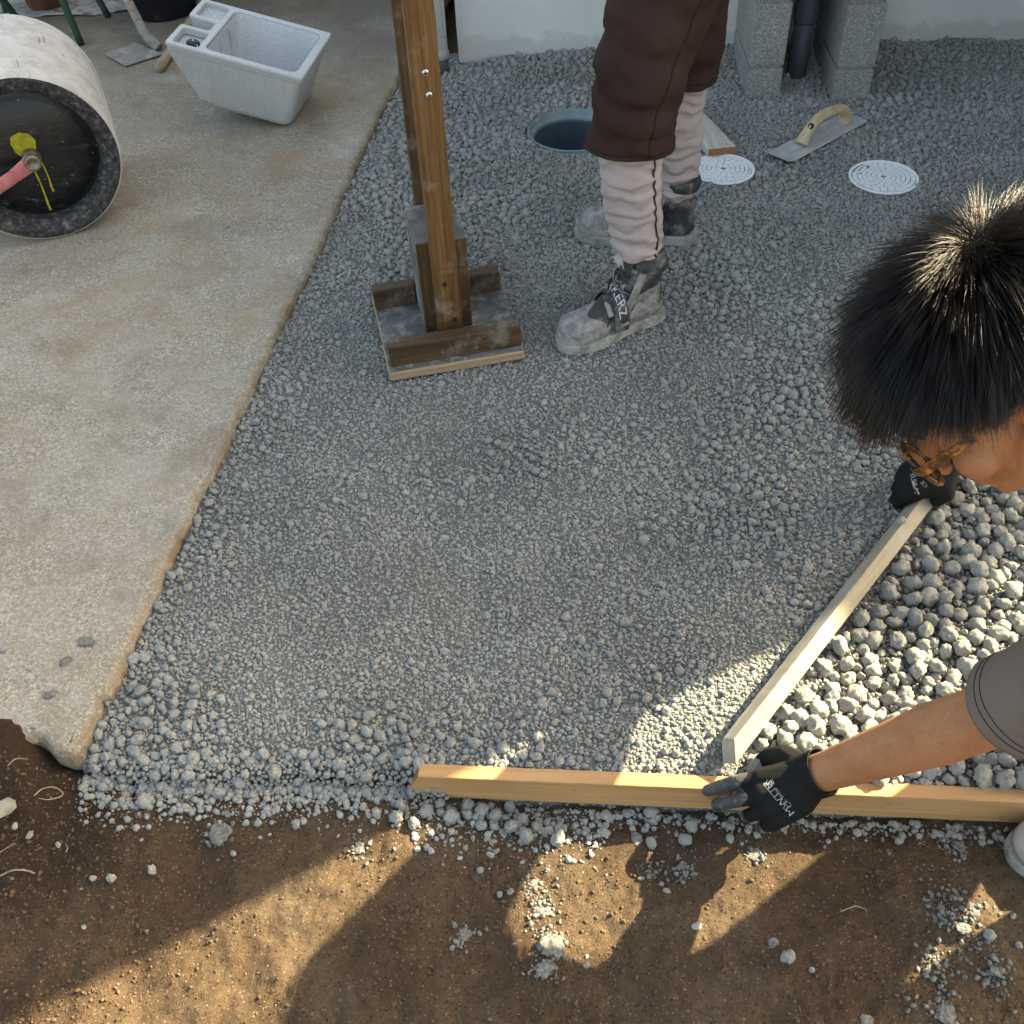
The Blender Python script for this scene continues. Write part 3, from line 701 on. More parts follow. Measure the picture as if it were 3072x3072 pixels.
# spill of grains at the foot of the gravel face
n = 5200; x = -.76 + 1.6 * RNG.random(n); y = yfront(x) - np.abs(RNG.normal(size=n)) * np.where(x < -.19, .03, np.where(x < .12, .045, .014)) - np.where(x > -.19, .028, 0.01)
k = (x > slab_x(y) - .05) & ((x < .12) | (RNG.random(n) < .3)); x, y = x[k], y[k]; r = .0012 + .0060 * RNG.random(len(x)) ** 4; n = len(x)
sp = instancer('spilled_grains', np.column_stack([x, y, np.maximum(sz(x, y), gz(x, y) - .01) + r * .45]), r[:, None] * (1 + .15 * RNG.normal(size=(n, 3)).clip(-1, 1)), spins(n), 0 + RNG.integers(0, 5, n), MID, None, soil); sp['kind'] = 'stuff'

# stones packed in the ragged front of the gravel
hf = Hash(.04); fx_ = []
for _ in range(26000):
    u = -.735 + .60 * random.random(); t = -.03 + .085 * random.random(); r_ = .0034 + .0092 * random.random() ** 2.2
    if hf.ok(u, t, r_, .84): fx_.append((u, t, r_))
fx_ = np.array(fx_); x, t, r = fx_.T; n = len(x)
yf_ = yfront(x); lowz = sz(x, yf_ - .02); y = yf_ - np.where(t < 0, t, t * .42) - .004; z = np.where(t < 0, gz(x, yf_ - t), gz(x, yf_ + .004) - t * .95 )
z = np.maximum(z, lowz + .002); k = (x > slab_x(y) - .004); x, y, z, r = x[k], y[k], z[k], r[k]; n = len(x)
fs_ = instancer('face_stones', np.column_stack([x, y, z + r * .25]), r[:, None] * (1 + .15 * RNG.normal(size=(n, 3)).clip(-1, 1)), spins(n) * 3, RNG.integers(0, 6, n), BIG, None, bed); fs_['kind'] = 'stuff'
LOOSE = [(435, 2407, 27), (500, 2325, 17), (455, 2610, 15), (334, 2634, 13), (279, 2634, 11), (889, 2473, 13), (910, 2464, 12), (789, 2449, 11), (1240, 2472, 21), (1354, 2454, 23), (1403, 2446, 18), (1444, 2433, 20),
         (1486, 2446, 23), (1444, 2477, 20), (1190, 2454, 23), (1279, 2435, 21), (1203, 2415, 18), (1566, 2459, 18), (1579, 2510, 26), (1535, 2482, 24), (1610, 2482, 18), (1674, 2518, 25), (1812, 2500, 18), (1954, 2531, 18),
         (1817, 2446, 17), (1882, 2441, 17), (1954, 2438, 22), (2055, 2521, 20), (2076, 2480, 22), (1483, 2480, 13), (1403, 2417, 22), (1530, 2417, 20), (1760, 2894, 11), (1499, 2684, 10), (1532, 2674, 10), (2363, 2872, 21),
         (2436, 2908, 10), (2968, 2808, 20), (3057, 2835, 10), (3040, 2747, 10), (540, 2430, 10), (700, 2560, 9), (250, 2780, 8), (2190, 2480, 16), (2130, 2450, 14), (2240, 2440, 14), (1320, 2410, 16), (1130, 2440, 16), (1090, 2420, 13)]
for k, (px, py, pr) in enumerate(LOOSE):
    z0 = float(sz(*at(px, py, SOIL_Z)[:2])[0]); p = at(px, py, z0 + .004); d = view_px([p])[0, 2]; s = pr / FPX * d
    o = bpy.data.objects.new('loose_stone', BIG[k % 6]); COL.objects.link(o); o.location = (p[0], p[1], z0 + s * .55); o.scale = (s, s * (.9 + .2 * random.random()), s * .95); o.rotation_euler = (random.random() * 6, random.random(), random.random() * 6)
    lab = ('large lone rounded grey stone on soil below the gravel front' if k == 0 else 'small grey stone on soil below the broken slab corner' if px < 600 else 'grey stone lying on soil below the ragged gravel front' if px < 1000 else
           'grey stone on open soil well away from the gravel and the board' if py > 2600 else 'rounded grey stone in the spill under the free end of the new board' if px < 1700 else 'rounded grey stone on soil in front of the new board near the gloved hand')
    tag(o, lab, 'stone', 'loose stones on the soil')
CLUMP = [(740, 2385, 24), (661, 2498, 40), (564, 2422, 20), (1607, 2660, 28), (1630, 2735, 34), (1655, 2835, 46), (1635, 2905, 34), (1390, 2806, 26), (1910, 2516, 26), (2266, 2564, 26), (2322, 2833, 22), (2877, 2539, 22), (2832, 2511, 24), (2913, 2730, 28), (2890, 2785, 26), (2841, 3044, 36), (2600, 3062, 22), (2988, 2910, 24), (1080, 2548, 22)]
CLM = [lump('clump_shape_%d' % k, k + 101, 4, .75, .30, (1, .85, .34), M['crumb']) for k in range(5)]
for k, (px, py, pr) in enumerate(CLUMP):
    z0 = float(sz(*at(px, py, SOIL_Z)[:2])[0]); p = at(px, py, z0); d = view_px([p])[0, 2]; s = pr / FPX * d
    o = bpy.data.objects.new('cement_clump', CLM[k % 5]); COL.objects.link(o); s *= .8; o.location = (p[0], p[1], z0 + s * .05); o.scale = (s, s * (.8 + .4 * random.random()), s * .8); o.rotation_euler = (0, 0, random.random() * 6)
    lab = ('crumbly grey cement lump on soil below the ragged gravel front' if px < 1200 else 'crumbly cement lump in the trail across the soil in front of the new board' if px < 1700 else
           'crumbly cement lump on soil beside the crouching worker\'s canvas shoe' if px > 2700 else 'crumbly cement lump on soil below the gloved hand on the board')
    tag(o, lab, 'lump', 'cement lumps on the soil')
for k, (px, py, pr) in enumerate([(261, 1927, 24), (197, 1985, 17), (152, 2085, 18), (12, 1952, 14), (103, 2182, 11), (702, 416, 6), (776, 583, 7), (753, 588, 6), (681, 684, 9), (408, 617, 6), (180, 2075, 8), (90, 2010, 8), (240, 2000, 8), (560, 880, 5)]):
    p = at(px, py, SLAB_Z); d = view_px([p])[0, 2]; s = pr / FPX * d
    o = bpy.data.objects.new('cement_clump', CLM[(k + 2) % 5] if pr > 16 else MID[k % 5]); COL.objects.link(o); o.location = (p[0], p[1], SLAB_Z + s * .25); o.scale = (s, s * .8, s * .9); o.rotation_euler = (0, 0, random.random() * 6)
    tag(o, 'grey crumb of cement mix near the broken corner of the slab' if py > 1500 else 'tiny grey crumb on the slab between the roller drum and the tamper', 'crumb', 'cement crumbs on the slab')
for k, (px, py, pr) in enumerate([(8, 2430, 40), (90, 2505, 14), (175, 2535, 11), (45, 2478, 12), (2089, 2780, 17), (2000, 2672, 12), (1380, 2575, 9), (1760, 2870, 8)]):
    z0 = float(sz(*at(px, py, SOIL_Z)[:2])[0]); p = at(px, py, z0); s = pr / FPX * view_px([p])[0, 2]
    o = link('buried_rock', lump('rock_shape_%d' % k, 131 + k, 3, .5, .1, (1, .7, .45), M['pale_stone'])); o.location = (p[0], p[1], z0 + s * .1); o.scale = (s, s, s); o.rotation_euler = (0, 0, random.random() * 3)
    tag(o, ['large pale rock half buried in the soil below the slab corner'][0] if k == 0 else 'small pale flat stone set in the brown soil', 'rock', None if k == 0 else 'pale stones in the soil')
def root_thing(pxs, r, label):
    pts = []
    for (x_, y_) in pxs:
        b = at(x_, y_, SOIL_Z); z_ = float(sz(b[0], b[1])[0]); b = at(x_, y_, z_ + .004); pts.append((b[0], b[1], z_ + .004 + .004 * random.random()))
    o = tube('dry_root', pts, r, M['root'], None, 6, len(pts) * 5, [1] + [.8] * (len(pts) - 2) + [.35]); tag(o, label, 'root')
root_thing([(0, 2628), (40, 2614), (75, 2612), (108, 2622)], .0016, 'longest pale dry root at the edge of the soil')
root_thing([(0, 2560), (25, 2545), (47, 2530)], .0012, 'short straight dry root beside the half buried rock')
root_thing([(105, 2390), (130, 2370), (165, 2362), (190, 2385), (150, 2400), (115, 2395)], .0012, 'thin curled root looping over dark earth below the slab')
root_thing([(25, 2300), (50, 2280), (85, 2278)], .0012, 'thin bent root on the earth mound by the slab front')
root_thing([(200, 2560), (205, 2545), (196, 2532)], .001, 'tiny upright root near the small pale stones')
root_thing([(2522, 2737), (2545, 2727), (2568, 2720), (2585, 2726), (2600, 2729)], .0012, 'thin pale twig lying on soil in front of the new board')
# ------------------------------------------------------------------ house and fixtures
U = Vector((1.95, -.115, 0)).normalized(); NV = Vector((-U.y, U.x, 0)); YAW = math.atan2(U.y, U.x)
H0 = Vector((-.10, 3.675, 0))
house = empty('house', H0, Euler((0, 0, YAW)))
tag(house, 'white rough-rendered house whose walls meet the gravel', 'house')
def hbox(name, x0, x1, y0, y1, z0, z1, mt, bev=.01):
    return box(name, x1 - x0, y1 - y0, z1 - z0, mt, house, ((x0 + x1) / 2, (y0 + y1) / 2, (z0 + z1) / 2), bev)
WX = 1.985; WING_Y = -1.70
hbox('wall', 0, 5.4, 0, 4.2, -.25, 3.1, M['wall'])
hbox('wall', WX, WX + .16, WING_Y, -.003, -.25, 3.1, M['wall'])
hbox('added_shade_pier', WX + .002, WX + .158, WING_Y - .055, WING_Y - .003, -.25, 1.25, M['wall'])  # added out of view to bend the edge of the wall's shadow
M['roof'] = plain('dark_roof_metal', (.05, .052, .056), (.08, .082, .088), 6, .5)
hbox('roof', -.05, 5.45, -.05, 4.25, 3.103, 3.2, M['roof'])
hbox('coping', WX - .012, WX + .172, WING_Y - .012, -.053, 3.103, 3.15, M['roof'])

def pillar(px_l, px_r, label, w=.115):
    a = at(*px_l); p = Vector((a[0], a[1], 0)); r = empty('block_pillar', p, Euler((0, 0, YAW)))
    tag(r, label, 'pillar', 'block pillars against the house wall')
    dep = (H0 + NV * 0 - p).dot(NV) - .004
    z = -.10; k = 0
    while z < 1.0:
        box('block', w, dep, .190, M['block'], r, (w / 2, dep / 2, z + .095), .004, 2)
        if k < 6: box('mortar_joint', w - .012, dep - .012, .0095, M['block'], r, (w / 2, dep / 2, z + .195), .0005, 1)
        z += .20; k += 1
    return r
pillar((2236, 291), None, 'grey concrete block pillar on the brown-shorts worker\'s side of the dark drain pipe', .11)
pillar((2494, 297), None, 'grey concrete block pillar between the dark drain pipe and the bare white wall', .118)
p = at(2388, 225)
dp = empty('drain_pipe', (p[0], p[1], -.02)); tag(dp, 'dark slate drain pipe with a collar between two block pillars', 'pipe')
lathe('lower_pipe', [(.033, -.06), (.033, .24)], M['pipe_grey'], dp, 32)
lathe('collar', [(.0335, .195), (.038, .197), (.039, .205), (.039, .33), (.036, .34), (.0335, .345)], M['pipe_grey'], dp, 32)
lathe('upper_pipe', [(.0325, .343), (.0325, 2.4)], M['pipe_grey'], dp, 32)

p = at(1322, 214)
dn = empty('downpipe', (p[0], p[1], 0)); tag(dn, 'light grey rain downpipe ending in a dark socket at the house corner', 'downpipe')
lathe('socket', [(.030, -.03), (.030, .045), (.028, .047)], M['pipe_grey'], dn, 32)
lathe('adapter', [(.0285, .0465), (.0345, .049), (.0345, .068), (.031, .076), (.029, .08)], M['downpipe'], dn, 32)
def rrect(w, h, r, n=6, c=(0, 0)):
    out = []
    for cx, cy, a0 in ((w / 2 - r, h / 2 - r, 0), (-w / 2 + r, h / 2 - r, 90), (-w / 2 + r, -h / 2 + r, 180), (w / 2 - r, -h / 2 + r, 270)):
        for k in range(n + 1):
            a = math.radians(a0 + 90 * k / n); out.append((c[0] + cx + r * math.cos(a), c[1] + cy + r * math.sin(a)))
    return out
def prism(name, poly, z0, z1, mt, parent=None, bev=0., loc=(0, 0, 0), smooth=False):
    n = len(poly); v = [(x, y, z0) for x, y in poly] + [(x, y, z1) for x, y in poly]
    f = [tuple(range(n))[::-1], tuple(range(n, 2 * n))] + [(k, (k + 1) % n, n + (k + 1) % n, n + k) for k in range(n)]
    bm = bmesh.new(); bm.from_mesh(pyd(name, v, f)); bmesh.ops.recalc_face_normals(bm, faces=bm.faces)
    if bev: bevel_all_sharp(bm, bev)
    o = link(name, bm_mesh(bm, name), mt, parent, smooth); o.location = loc; return o
prism('square_pipe', rrect(.056, .052, .012), .066, 2.6, M['downpipe'], dn)
prism('socket_cover', rrect(.061, .057, .013), .0665, .125, M['downpipe'], dn)
for s in (-1, 1): box('corner_rib', .008, .058, 2.4, M['downpipe'], dn, (s * .0265, 0, 1.33), .002)
sc_ = lathe('screw', [(.004, 0), (.004, .002), (.0001, .003)], M['screw'], dn, 12); sc_.location = (0, -.0288, .115); sc_.rotation_euler = (math.pi / 2, 0, 0)

# dark planting strip seen in the slot between downpipe and wall, low boundary wall beyond the yard
bw = empty('boundary_wall', (-3.4, 5.0, 0)); tag(bw, 'low weathered grey wall behind the chair, bucket and flower pot', 'wall')
M['old_wall'] = plain('weathered_grey_wall', (.10, .092, .08), (.20, .185, .165), 8, .9, .4, .006, 60, 'World')
for k in range(8):
    for j in range(4): box('block', .388, .12, .188, M['old_wall'], bw, (.2 + .4 * k + (.0 if j % 2 else .06), 0, .11 + .2 * j), .004)

# open inspection pipe
hc = HOLE[0]; hp = empty('inspection_pipe', (hc[0], hc[1], 0)); tag(hp, 'open round blue-grey plastic inspection pipe sunk in the gravel', 'pipe')
lathe('rim', [(.1435, .0), (.1455, .007), (.1425, .0095), (.1395, .008), (.137, -.002), (.131, -.010), (.126, -.012), (.1245, -.016), (.1225, -.03), (.1485, -.03), (.175, -.014), (.149, -.012), (.1475, -.002), (.1435, .0)], M['pipe_rim'], hp, 72, caps=False)
lathe('shaft', [(.1235, -.02), (.1225, -.6), (.0, -.6)], M['pipe_blue'], hp, 64, caps=False)

# plastic lids with raised sett pattern
def lid(c, r, label, spin, badge):
    root = empty('manhole_cover', (c[0], c[1], .0), Euler((0, 0, spin))); tag(root, label, 'manhole cover', 'round white drain covers in the gravel')
    lathe('plate', [(r, -.03), (r, .0005), (r - .002, .0022), (.0001, .0022)], M['lid_groove'], root, 72)
    lathe('edge_ring', [(r, .0005), (r + .0005, .0035), (r - .001, .0048), (r - .0085, .0048), (r - .009, .0018)], M['lid'], root, 72, caps=False)
    bands = [(.008, .021, 6), (.0225, .0345, 11), (.036, .048, 15), (.0495, .061, 18), (.0625, .0735, 22), (.075, r - .0105, 24)]
    v = []; f = []; rg = random.Random(int(spin * 100))
    for bi, (r0, r1, n) in enumerate(bands):
        if r1 - r0 < .004: continue
        a = rg.random() * 6
        w_ = [(.7 + .6 * rg.random()) for _ in range(n)]; s_ = sum(w_)
        for k in range(n):
            d = w_[k] / s_ * 2 * math.pi; gap = .0010 / ((r0 + r1) / 2); a0, a1 = a + gap, a + d - gap; a += d
            amid = (a0 + a1) / 2 % (2 * math.pi)
            if badge and bi >= 4 and abs(((amid - 2.2 + math.pi) % (2 * math.pi)) - math.pi) < .36: continue
            m_ = 6; b0 = len(v)
            for (rr_, z) in ((r0, .0022), (r0 + .0005, .0048), (r1 - .0005, .0048), (r1, .0022)):
                for t in range(m_ + 1):
                    th = a0 + (a1 - a0) * t / m_; jr = rr_ + .0004 * math.sin(7 * th + bi); v.append((jr * math.cos(th), jr * math.sin(th), z))
            for q in range(3):
                for t in range(m_): f.append((b0 + q * (m_ + 1) + t, b0 + (q + 1) * (m_ + 1) + t, b0 + (q + 1) * (m_ + 1) + t + 1, b0 + q * (m_ + 1) + t + 1))
            for t in (0, m_): f.append(tuple(b0 + q * (m_ + 1) + t for q in range(4)))
    o = link('raised_pattern', pyd('raised_pattern', v, f), M['lid'], root)
    bx_, by_ = .072 * math.cos(2.2), .072 * math.sin(2.2)
    pl = prism('name_plate', rrect(.046, .020, .008), .0022, .0046, M['lid'], root, 0, (bx_, by_, 0)); pl.rotation_euler = (0, 0, 2.2 - math.pi / 2)
    tm = link('lettering', text_mesh('lettering', 'NHN', .012, .0004), M['lid_groove'], root); tm.location = (bx_, by_, .0047); tm.rotation_euler = (0, 0, 2.2 - math.pi / 2)
    return root
lid(LIDS[0][0], LIDS[0][1], 'round white plastic drain lid beside the short cement-washed board', -.5, True)
lid(LIDS[1][0], LIDS[1][1], 'round white plastic drain lid standing apart from the short board', .2, True)
# ------------------------------------------------------------------ tamper
def frame_from(ax, up=(0, 0, 1)):
    x = Vector(ax).normalized(); z = Vector(up); y = z.cross(x).normalized(); z = x.cross(y).normalized()
    return Matrix((x, y, z)).transposed()
c0 = at(1171, 1149); c1_ = at(1576, 1081); ax = Vector((c1_ - c0)); ax.z = 0
TW = ax.length; TD = .335; th = math.atan2(ax.y, ax.x)
tp = empty('tamper', (c0[0], c0[1], .001), Euler((0, 0, th))); tag(tp, 'homemade wooden hand tamper with two tall posts on a square base', 'tamper')
o = link('base_plate', bm_mesh(box_bm(TW, TD, .026, .008, (0, 0, 0), 3), 'base_plate'), M['ply_edge'], tp); o.location = (TW / 2, TD / 2, .0135)
box('top_sheet', TW - .006, TD - .006, .004, M['tamper_grey'], tp, (TW / 2, TD / 2, .0285), .0015)
worn_box('batten', TW - .012, .036, .055, M['tamper_dark'], tp, (TW / 2 + .002, .034, .058), .004, .0012, 1)
PX, fy = .166, .102
for x0, x1 in ((.002, .106), (.227, TW - .004)): worn_box('batten', x1 - x0, .032, .055, M['tamper_dark'], tp, ((x0 + x1) / 2, .271, .058), .004, .0012, 2, 8)
worn_box('post', .059, .0245, 1.38, M['tamper_wood'], tp, (PX, fy + .01225, .0305 + .69), .004, .0014, 3, 60)
worn_box('post', .056, .028, 1.36, M['tamper_dark_y'], tp, (PX - .004, .3155, .0305 + .69), .004, .0014, 5, 60)
for x0, x1, h in ((.108, .161, .243), (.171, .224, .240)):
    o = worn_box('cheek_block', x1 - x0, .170, h, M['tamper_grey'], tp, ((x0 + x1) / 2, .128 + .085, .0308 + h / 2), .004, .001, 7 + x0, 16)
    o.data.materials.append(M['tamper_dark_y'])
    for pl in o.data.polygons:
        if pl.normal.y < -.6: pl.material_index = 1
for (dx, z) in ((.0, .66), (.003, .615)):
    s = lathe('screw', [(.0075, 0), (.007, .002), (.004, .0035), (.0001, .0038)], M['screw'], tp, 16); s.location = (PX + dx, fy - .0005, z); s.rotation_euler = (math.pi / 2, 0, 0)
    cb = box('cross_slot', .008, .0018, .0015, M['dark_recess'], s, (0, 0, .0037), .0002); box('cross_slot', .0018, .008, .0015, M['dark_recess'], s, (0, 0, .0039), .0002)
for (dx, z) in ((-.004, .175), (.012, .075)):
    s = lathe('screw_hole', [(.006, 0), (.0055, .0008), (.0001, .0012)], M['dark_recess'], tp, 14); s.location = (PX + dx, fy - .0008, z); s.rotation_euler = (math.pi / 2, 0, 0)
for dx in (-.035, .045):
    s = lathe('screw_cap', [(.0055, 0), (.005, .001), (.0001, .0014)], M['tamper_grey'], tp, 14); s.location = (PX + dx, .0155, .05); s.rotation_euler = (math.pi / 2, 0, 0)
# cross grip at the top, above the picture
worn_box('grip', .42, .034, .034, M['tamper_wood'], tp, (PX, .20, 1.36), .006, .001, 11)

# ------------------------------------------------------------------ timber
a = at(1237, 2329, .005); b = at(3072, 2408, .005); d = Vector(b - a); Lb = d.length + .42
bd = empty('edge_board', (a[0], a[1], 0), Euler((0, 0, math.atan2(d.y, d.x)))); tag(bd, 'long new yellow pine board lying on edge along the soil', 'board')
o = worn_box('timber', Lb, .0245, .066, M['new_pine'], bd, (Lb / 2, .01225, -.028), .0022, .0008, 21, 90)
for v in o.data.vertices:                       # angled, ragged saw cut at the free end
    if v.co.x < -Lb / 2 + .01: v.co.x += -.012 + .030 * (v.co.z / .066) + .006
e = o.data; e.materials.append(M['end_grain'])
for pl in e.polygons:
    if pl.center.x < -Lb / 2 + .02 and abs(pl.normal.x) > .5: pl.material_index = 1
for k, (u_, w_) in enumerate(((.28, .05), (.52, .03), (.60, .035), (.86, .03))):
    q = link('cement_smear', lump('smear_shape_%d' % k, 160 + k, 3, .5, .2, (1, .35, .35), M['crumb']), None, bd); q.location = (u_, .001, .003); q.scale = (w_ * .35, .004, .003)
pa = at(2236, 2180, .045); pb = at(2783, 1478, .045)
d = Vector(pb - pa); d.z = 0; Ls = d.length + .28
A0 = Vector((pa[0], pa[1], .030)); yaw = math.atan2(d.y, d.x)
se = empty('screed_bar', A0, Euler((math.radians(-38), 0, yaw), 'XYZ'))
se.rotation_euler = (Matrix.Rotation(yaw, 3, 'Z') @ Matrix.Rotation(math.radians(42), 3, 'X')).to_euler()
tag(se, 'grey weathered straight bar resting on the loose gravel under the gloved hands', 'timber bar')
o = worn_box('timber', Ls, .029, .032, M['grey_pine'], se, (Ls / 2 - .045, 0, 0), .0022, .0009, 31, 70)
for v in o.data.vertices:
    if v.co.x < -Ls / 2 + .004: v.co.x += .026 * (.5 + v.co.y / .029) - .016
q = link('cement_pebble', lump('bar_pebble', 177, 3, .3, .1, (1, .9, .8), M['gravel']), None, None)
pq = at(2705, 1562, .052); pq = at(2705, 1562, .058); q.location = pq; q.scale = (.0095,) * 3; tag(q, 'single grey pebble stuck on the weathered straight bar', 'pebble')

# short cement-washed board
a = at(2126, 449, .026); b = at(2209, 439, .026); c = at(2054, 323, .026)
d = Vector(b - a); Wd = d.length; yaw = math.atan2(d.y, d.x); Lo = .29
ob = empty('offcut_board', (a[0], a[1], 0), Euler((0, 0, yaw - .03))); tag(ob, 'short cement-washed wooden board lying beside a white lid', 'board')
o = worn_box('timber', Wd, Lo, .024, M['white_pine'], ob, (Wd / 2, Lo / 2, .015), .0025, .001, 41, 40)
o.data.materials.append(M['end_grain'])
for pl in o.data.polygons:
    if pl.normal.y < -.7: pl.material_index = 1
for v in o.data.vertices: v.co.x += -.14 * (v.co.y + Lo / 2)      # board lies askew: shear its length to the seen direction

# ------------------------------------------------------------------ hand float
p1, p2, p3 = at(2289, 464, .012), at(2366, 492, .012), at(2603, 363, .012)
d = Vector(p3 - p2); Lf = d.length; yaw = math.atan2(d.y, d.x); wv = Vector(p1 - p2); Wf = abs(wv.dot(Vector((-math.sin(yaw), math.cos(yaw), 0))))
fl = empty('hand_float', (p2[0], p2[1], .004), Euler((0, 0, yaw))); tag(fl, 'metal hand float with arched wooden handle resting on the gravel', 'hand float')
# plate curls up a little at the front edge
nx = 30; V = []; Fq = []
for i in range(nx + 1):
    x_ = Lf * i / nx; z_ = .006 + .010 * max(0, (1 - x_ / .05)) ** 2
    for (y_, zz) in ((0, .0), (.003, .003), (Wf - .003, .003), (Wf, 0), (Wf - .002, -.0025), (.002, -.0025)): V.append((x_, y_ + .0, z_ + zz + .001))
for i in range(nx):
    for k in range(6): Fq.append((i * 6 + k, i * 6 + (k + 1) % 6, i * 6 + 6 + (k + 1) % 6, i * 6 + 6 + k))
Fq += [tuple(range(6)), tuple(nx * 6 + k for k in range(6))]
bm = bmesh.new(); bm.from_mesh(pyd('blade', V, Fq)); link('blade', bm_mesh(bm, 'blade'), M['float_metal'], fl)
box('spine', Lf * .86, .024, .004, M['float_metal'], fl, (Lf * .52, Wf * .5, .0115), .0015)
hx0, hx1 = Lf * .30, Lf * .86; zc = .0135
pth = [(hx0, Wf / 2, zc), (hx0 + .018, Wf / 2, zc + .026), (hx0 + .055, Wf / 2, zc + .052), (hx0 + .105, Wf / 2, zc + .060), (hx1 - .040, Wf / 2, zc + .050), (hx1 - .010, Wf / 2, zc + .026), (hx1, Wf / 2, zc)]
loft('handle', pth, [(.021, .020), (.017, .016), (.0165, .0145), (.0175, .015), (.0165, .0145), (.019, .018), (.022, .022)], M['float_wood'], fl, 44, 24, (0, 1, 0))
h_ = lathe('thumb_hole', [(.0095, 0), (.009, .0012), (.0001, -.001)], M['dark_recess'], fl, 18); h_.location = (hx0 + .024, Wf / 2 - .006, zc + .0495); h_.rotation_euler = (.2, -.75, 0)

# ------------------------------------------------------------------ laundry tub
TL, TWd, TH = .427, .33, .190; ta, tc, tb = .044, .086, .05
tub = empty('laundry_tub', (-.64, 3.201, SLAB_Z))
tub.rotation_euler = (Matrix.Rotation(-.192, 3, 'Z') @ Matrix.Rotation(.24, 3, 'Y') @ Matrix.Rotation(.024, 3, 'X')).to_euler()
tag(tub, 'speckled light grey resin laundry tub sitting tilted on the slab', 'tub')
OX, OY = -(TL - ta), -tb
def tubmesh(name, v, f, mt='tub', parent=None, smooth=False, bev=0):
    bm = bmesh.new(); bm.from_mesh(pyd(name, [(x + OX, y + OY, z) for x, y, z in v], f)); bmesh.ops.recalc_face_normals(bm, faces=bm.faces)
    if bev: bevel_all_sharp(bm, bev, 3)
    return link(name, bm_mesh(bm, name), M[mt], parent or tub, smooth)
X1 = .098
def rr_ring(x0, x1, y0, y1, r, z, n=5): return [((x0 + x1) / 2 + x, (y0 + y1) / 2 + y, z) for x, y in rrect(x1 - x0, y1 - y0, r, n)]
def ring_loft(name, rings_, mt='tub', cap0=False, cap1=True):
    n = len(rings_[0]); v = [p_ for r_ in rings_ for p_ in r_]; f = []
    for i in range(len(rings_) - 1):
        for j in range(n): f.append((i * n + j, i * n + (j + 1) % n, (i + 1) * n + (j + 1) % n, (i + 1) * n + j))
    if cap0: f.append(tuple(range(n)))
    if cap1: f.append(tuple((len(rings_) - 1) * n + j for j in range(n)))
    o_ = tubmesh(name, v, f, mt, None, True); md = o_.modifiers.new('edge', 'EDGE_SPLIT'); md.split_angle = math.radians(50); return o_
ring_loft('outer_shell', [rr_ring(X1 - .004, TL - .008, .008, TWd - .008, .02, TH - .006), rr_ring(X1 + .0, TL - .012, .012, TWd - .012, .022, TH - .03), rr_ring(tc + .016, TL - ta + .006, tb * .6, TWd - tb * .6, .03, .022), rr_ring(tc + .03, TL - ta - .004, tb * .75, TWd - tb * .75, .03, .006), rr_ring(tc + .042, TL - ta - .016, tb, TWd - tb, .028, .0)])
IX0 = X1 + .020
ring_loft('basin', [rr_ring(IX0, TL - .030, .026, TWd - .026, .022, TH + .0022), rr_ring(IX0 + .004, TL - .036, .032, TWd - .032, .022, TH - .008), rr_ring(IX0 + .022, TL - ta - .016, tb * .6 + .03, TWd - tb * .6 - .03, .03, .05), rr_ring(IX0 + .032, TL - ta - .026, tb * .6 + .042, TWd - tb * .6 - .042, .028, .036)])
NY0, NY1 = .41 * TWd, .61 * TWd
for k, (y0, y1) in enumerate(((.0079, NY0 - .004), (NY1 + .004, TWd - .0079))):
    v = [(.006, y0, TH - .006), (.006, y1, TH - .006), (X1 + .036, y1, TH - .006), (X1 + .036, y0, TH - .006), (.010, y0 + .0041, TH - .034), (.010, y1 - .0041, TH - .034), (X1 + .036, y1 - .0041, TH - .034), (X1 + .036, y0 + .0041, TH - .034),
         (tc + .010, y0 + .0220, .024), (tc + .010, y1 - .0220, .024), (X1 + .036, y1 - .0220, .024), (X1 + .036, y0 + .0220, .024)]
    f = [(0, 1, 5, 4), (1, 2, 6, 5), (3, 0, 4, 7), (4, 5, 9, 8), (5, 6, 10, 9), (7, 4, 8, 11), (8, 9, 10, 11)]
    tubmesh('end_lobe', v, f)
# rim: outline with the notch, pierced by basin and two trays
def filled(name, loops, depth, bev, z, mt, parent, off=(0, 0)):
    c = bpy.data.curves.new(name, 'CURVE'); c.dimensions = '2D'; c.fill_mode = 'BOTH'; c.extrude = depth / 2; c.bevel_depth = bev; c.bevel_resolution = 2; c.offset = -bev
    for lp in loops:
        s_ = c.splines.new('POLY'); s_.points.add(len(lp) - 1); s_.use_cyclic_u = True
        for q_, (x, y) in zip(s_.points, lp): q_.co = (x + off[0], y + off[1], 0, 1)
    ob_ = bpy.data.objects.new(name, c); COL.objects.link(ob_); dg = bpy.context.evaluated_depsgraph_get(); me = bpy.data.meshes.new_from_object(ob_.evaluated_get(dg)); bpy.data.objects.remove(ob_); bpy.data.curves.remove(c)
    me.materials.clear(); o_ = link(name, me, mt, parent); o_.location = (0, 0, z); return o_
def rpoly(poly, r, n=4):
    out = []; P_ = [np.array(q_) for q_ in poly]
    for i in range(len(P_)):
        a_, b_, c_ = P_[i - 1], P_[i], P_[(i + 1) % len(P_)]; u1 = (a_ - b_) / np.linalg.norm(a_ - b_); u2 = (c_ - b_) / np.linalg.norm(c_ - b_)
        s_, e_ = b_ + u1 * r, b_ + u2 * r
        for k in range(n + 1):
            t = k / n; out.append(tuple((1 - t) ** 2 * s_ + 2 * t * (1 - t) * b_ + t * t * e_))
    return out
ND = X1 - .008
outl = rpoly([(0, 0), (TL, 0), (TL, TWd), (0, TWd), (0, NY1), (ND, NY1), (ND, NY0), (0, NY0)], .012)
bas = [(x, y) for x, y, z in rr_ring(IX0 - .002, TL - .028, .024, TWd - .024, .022, 0)]
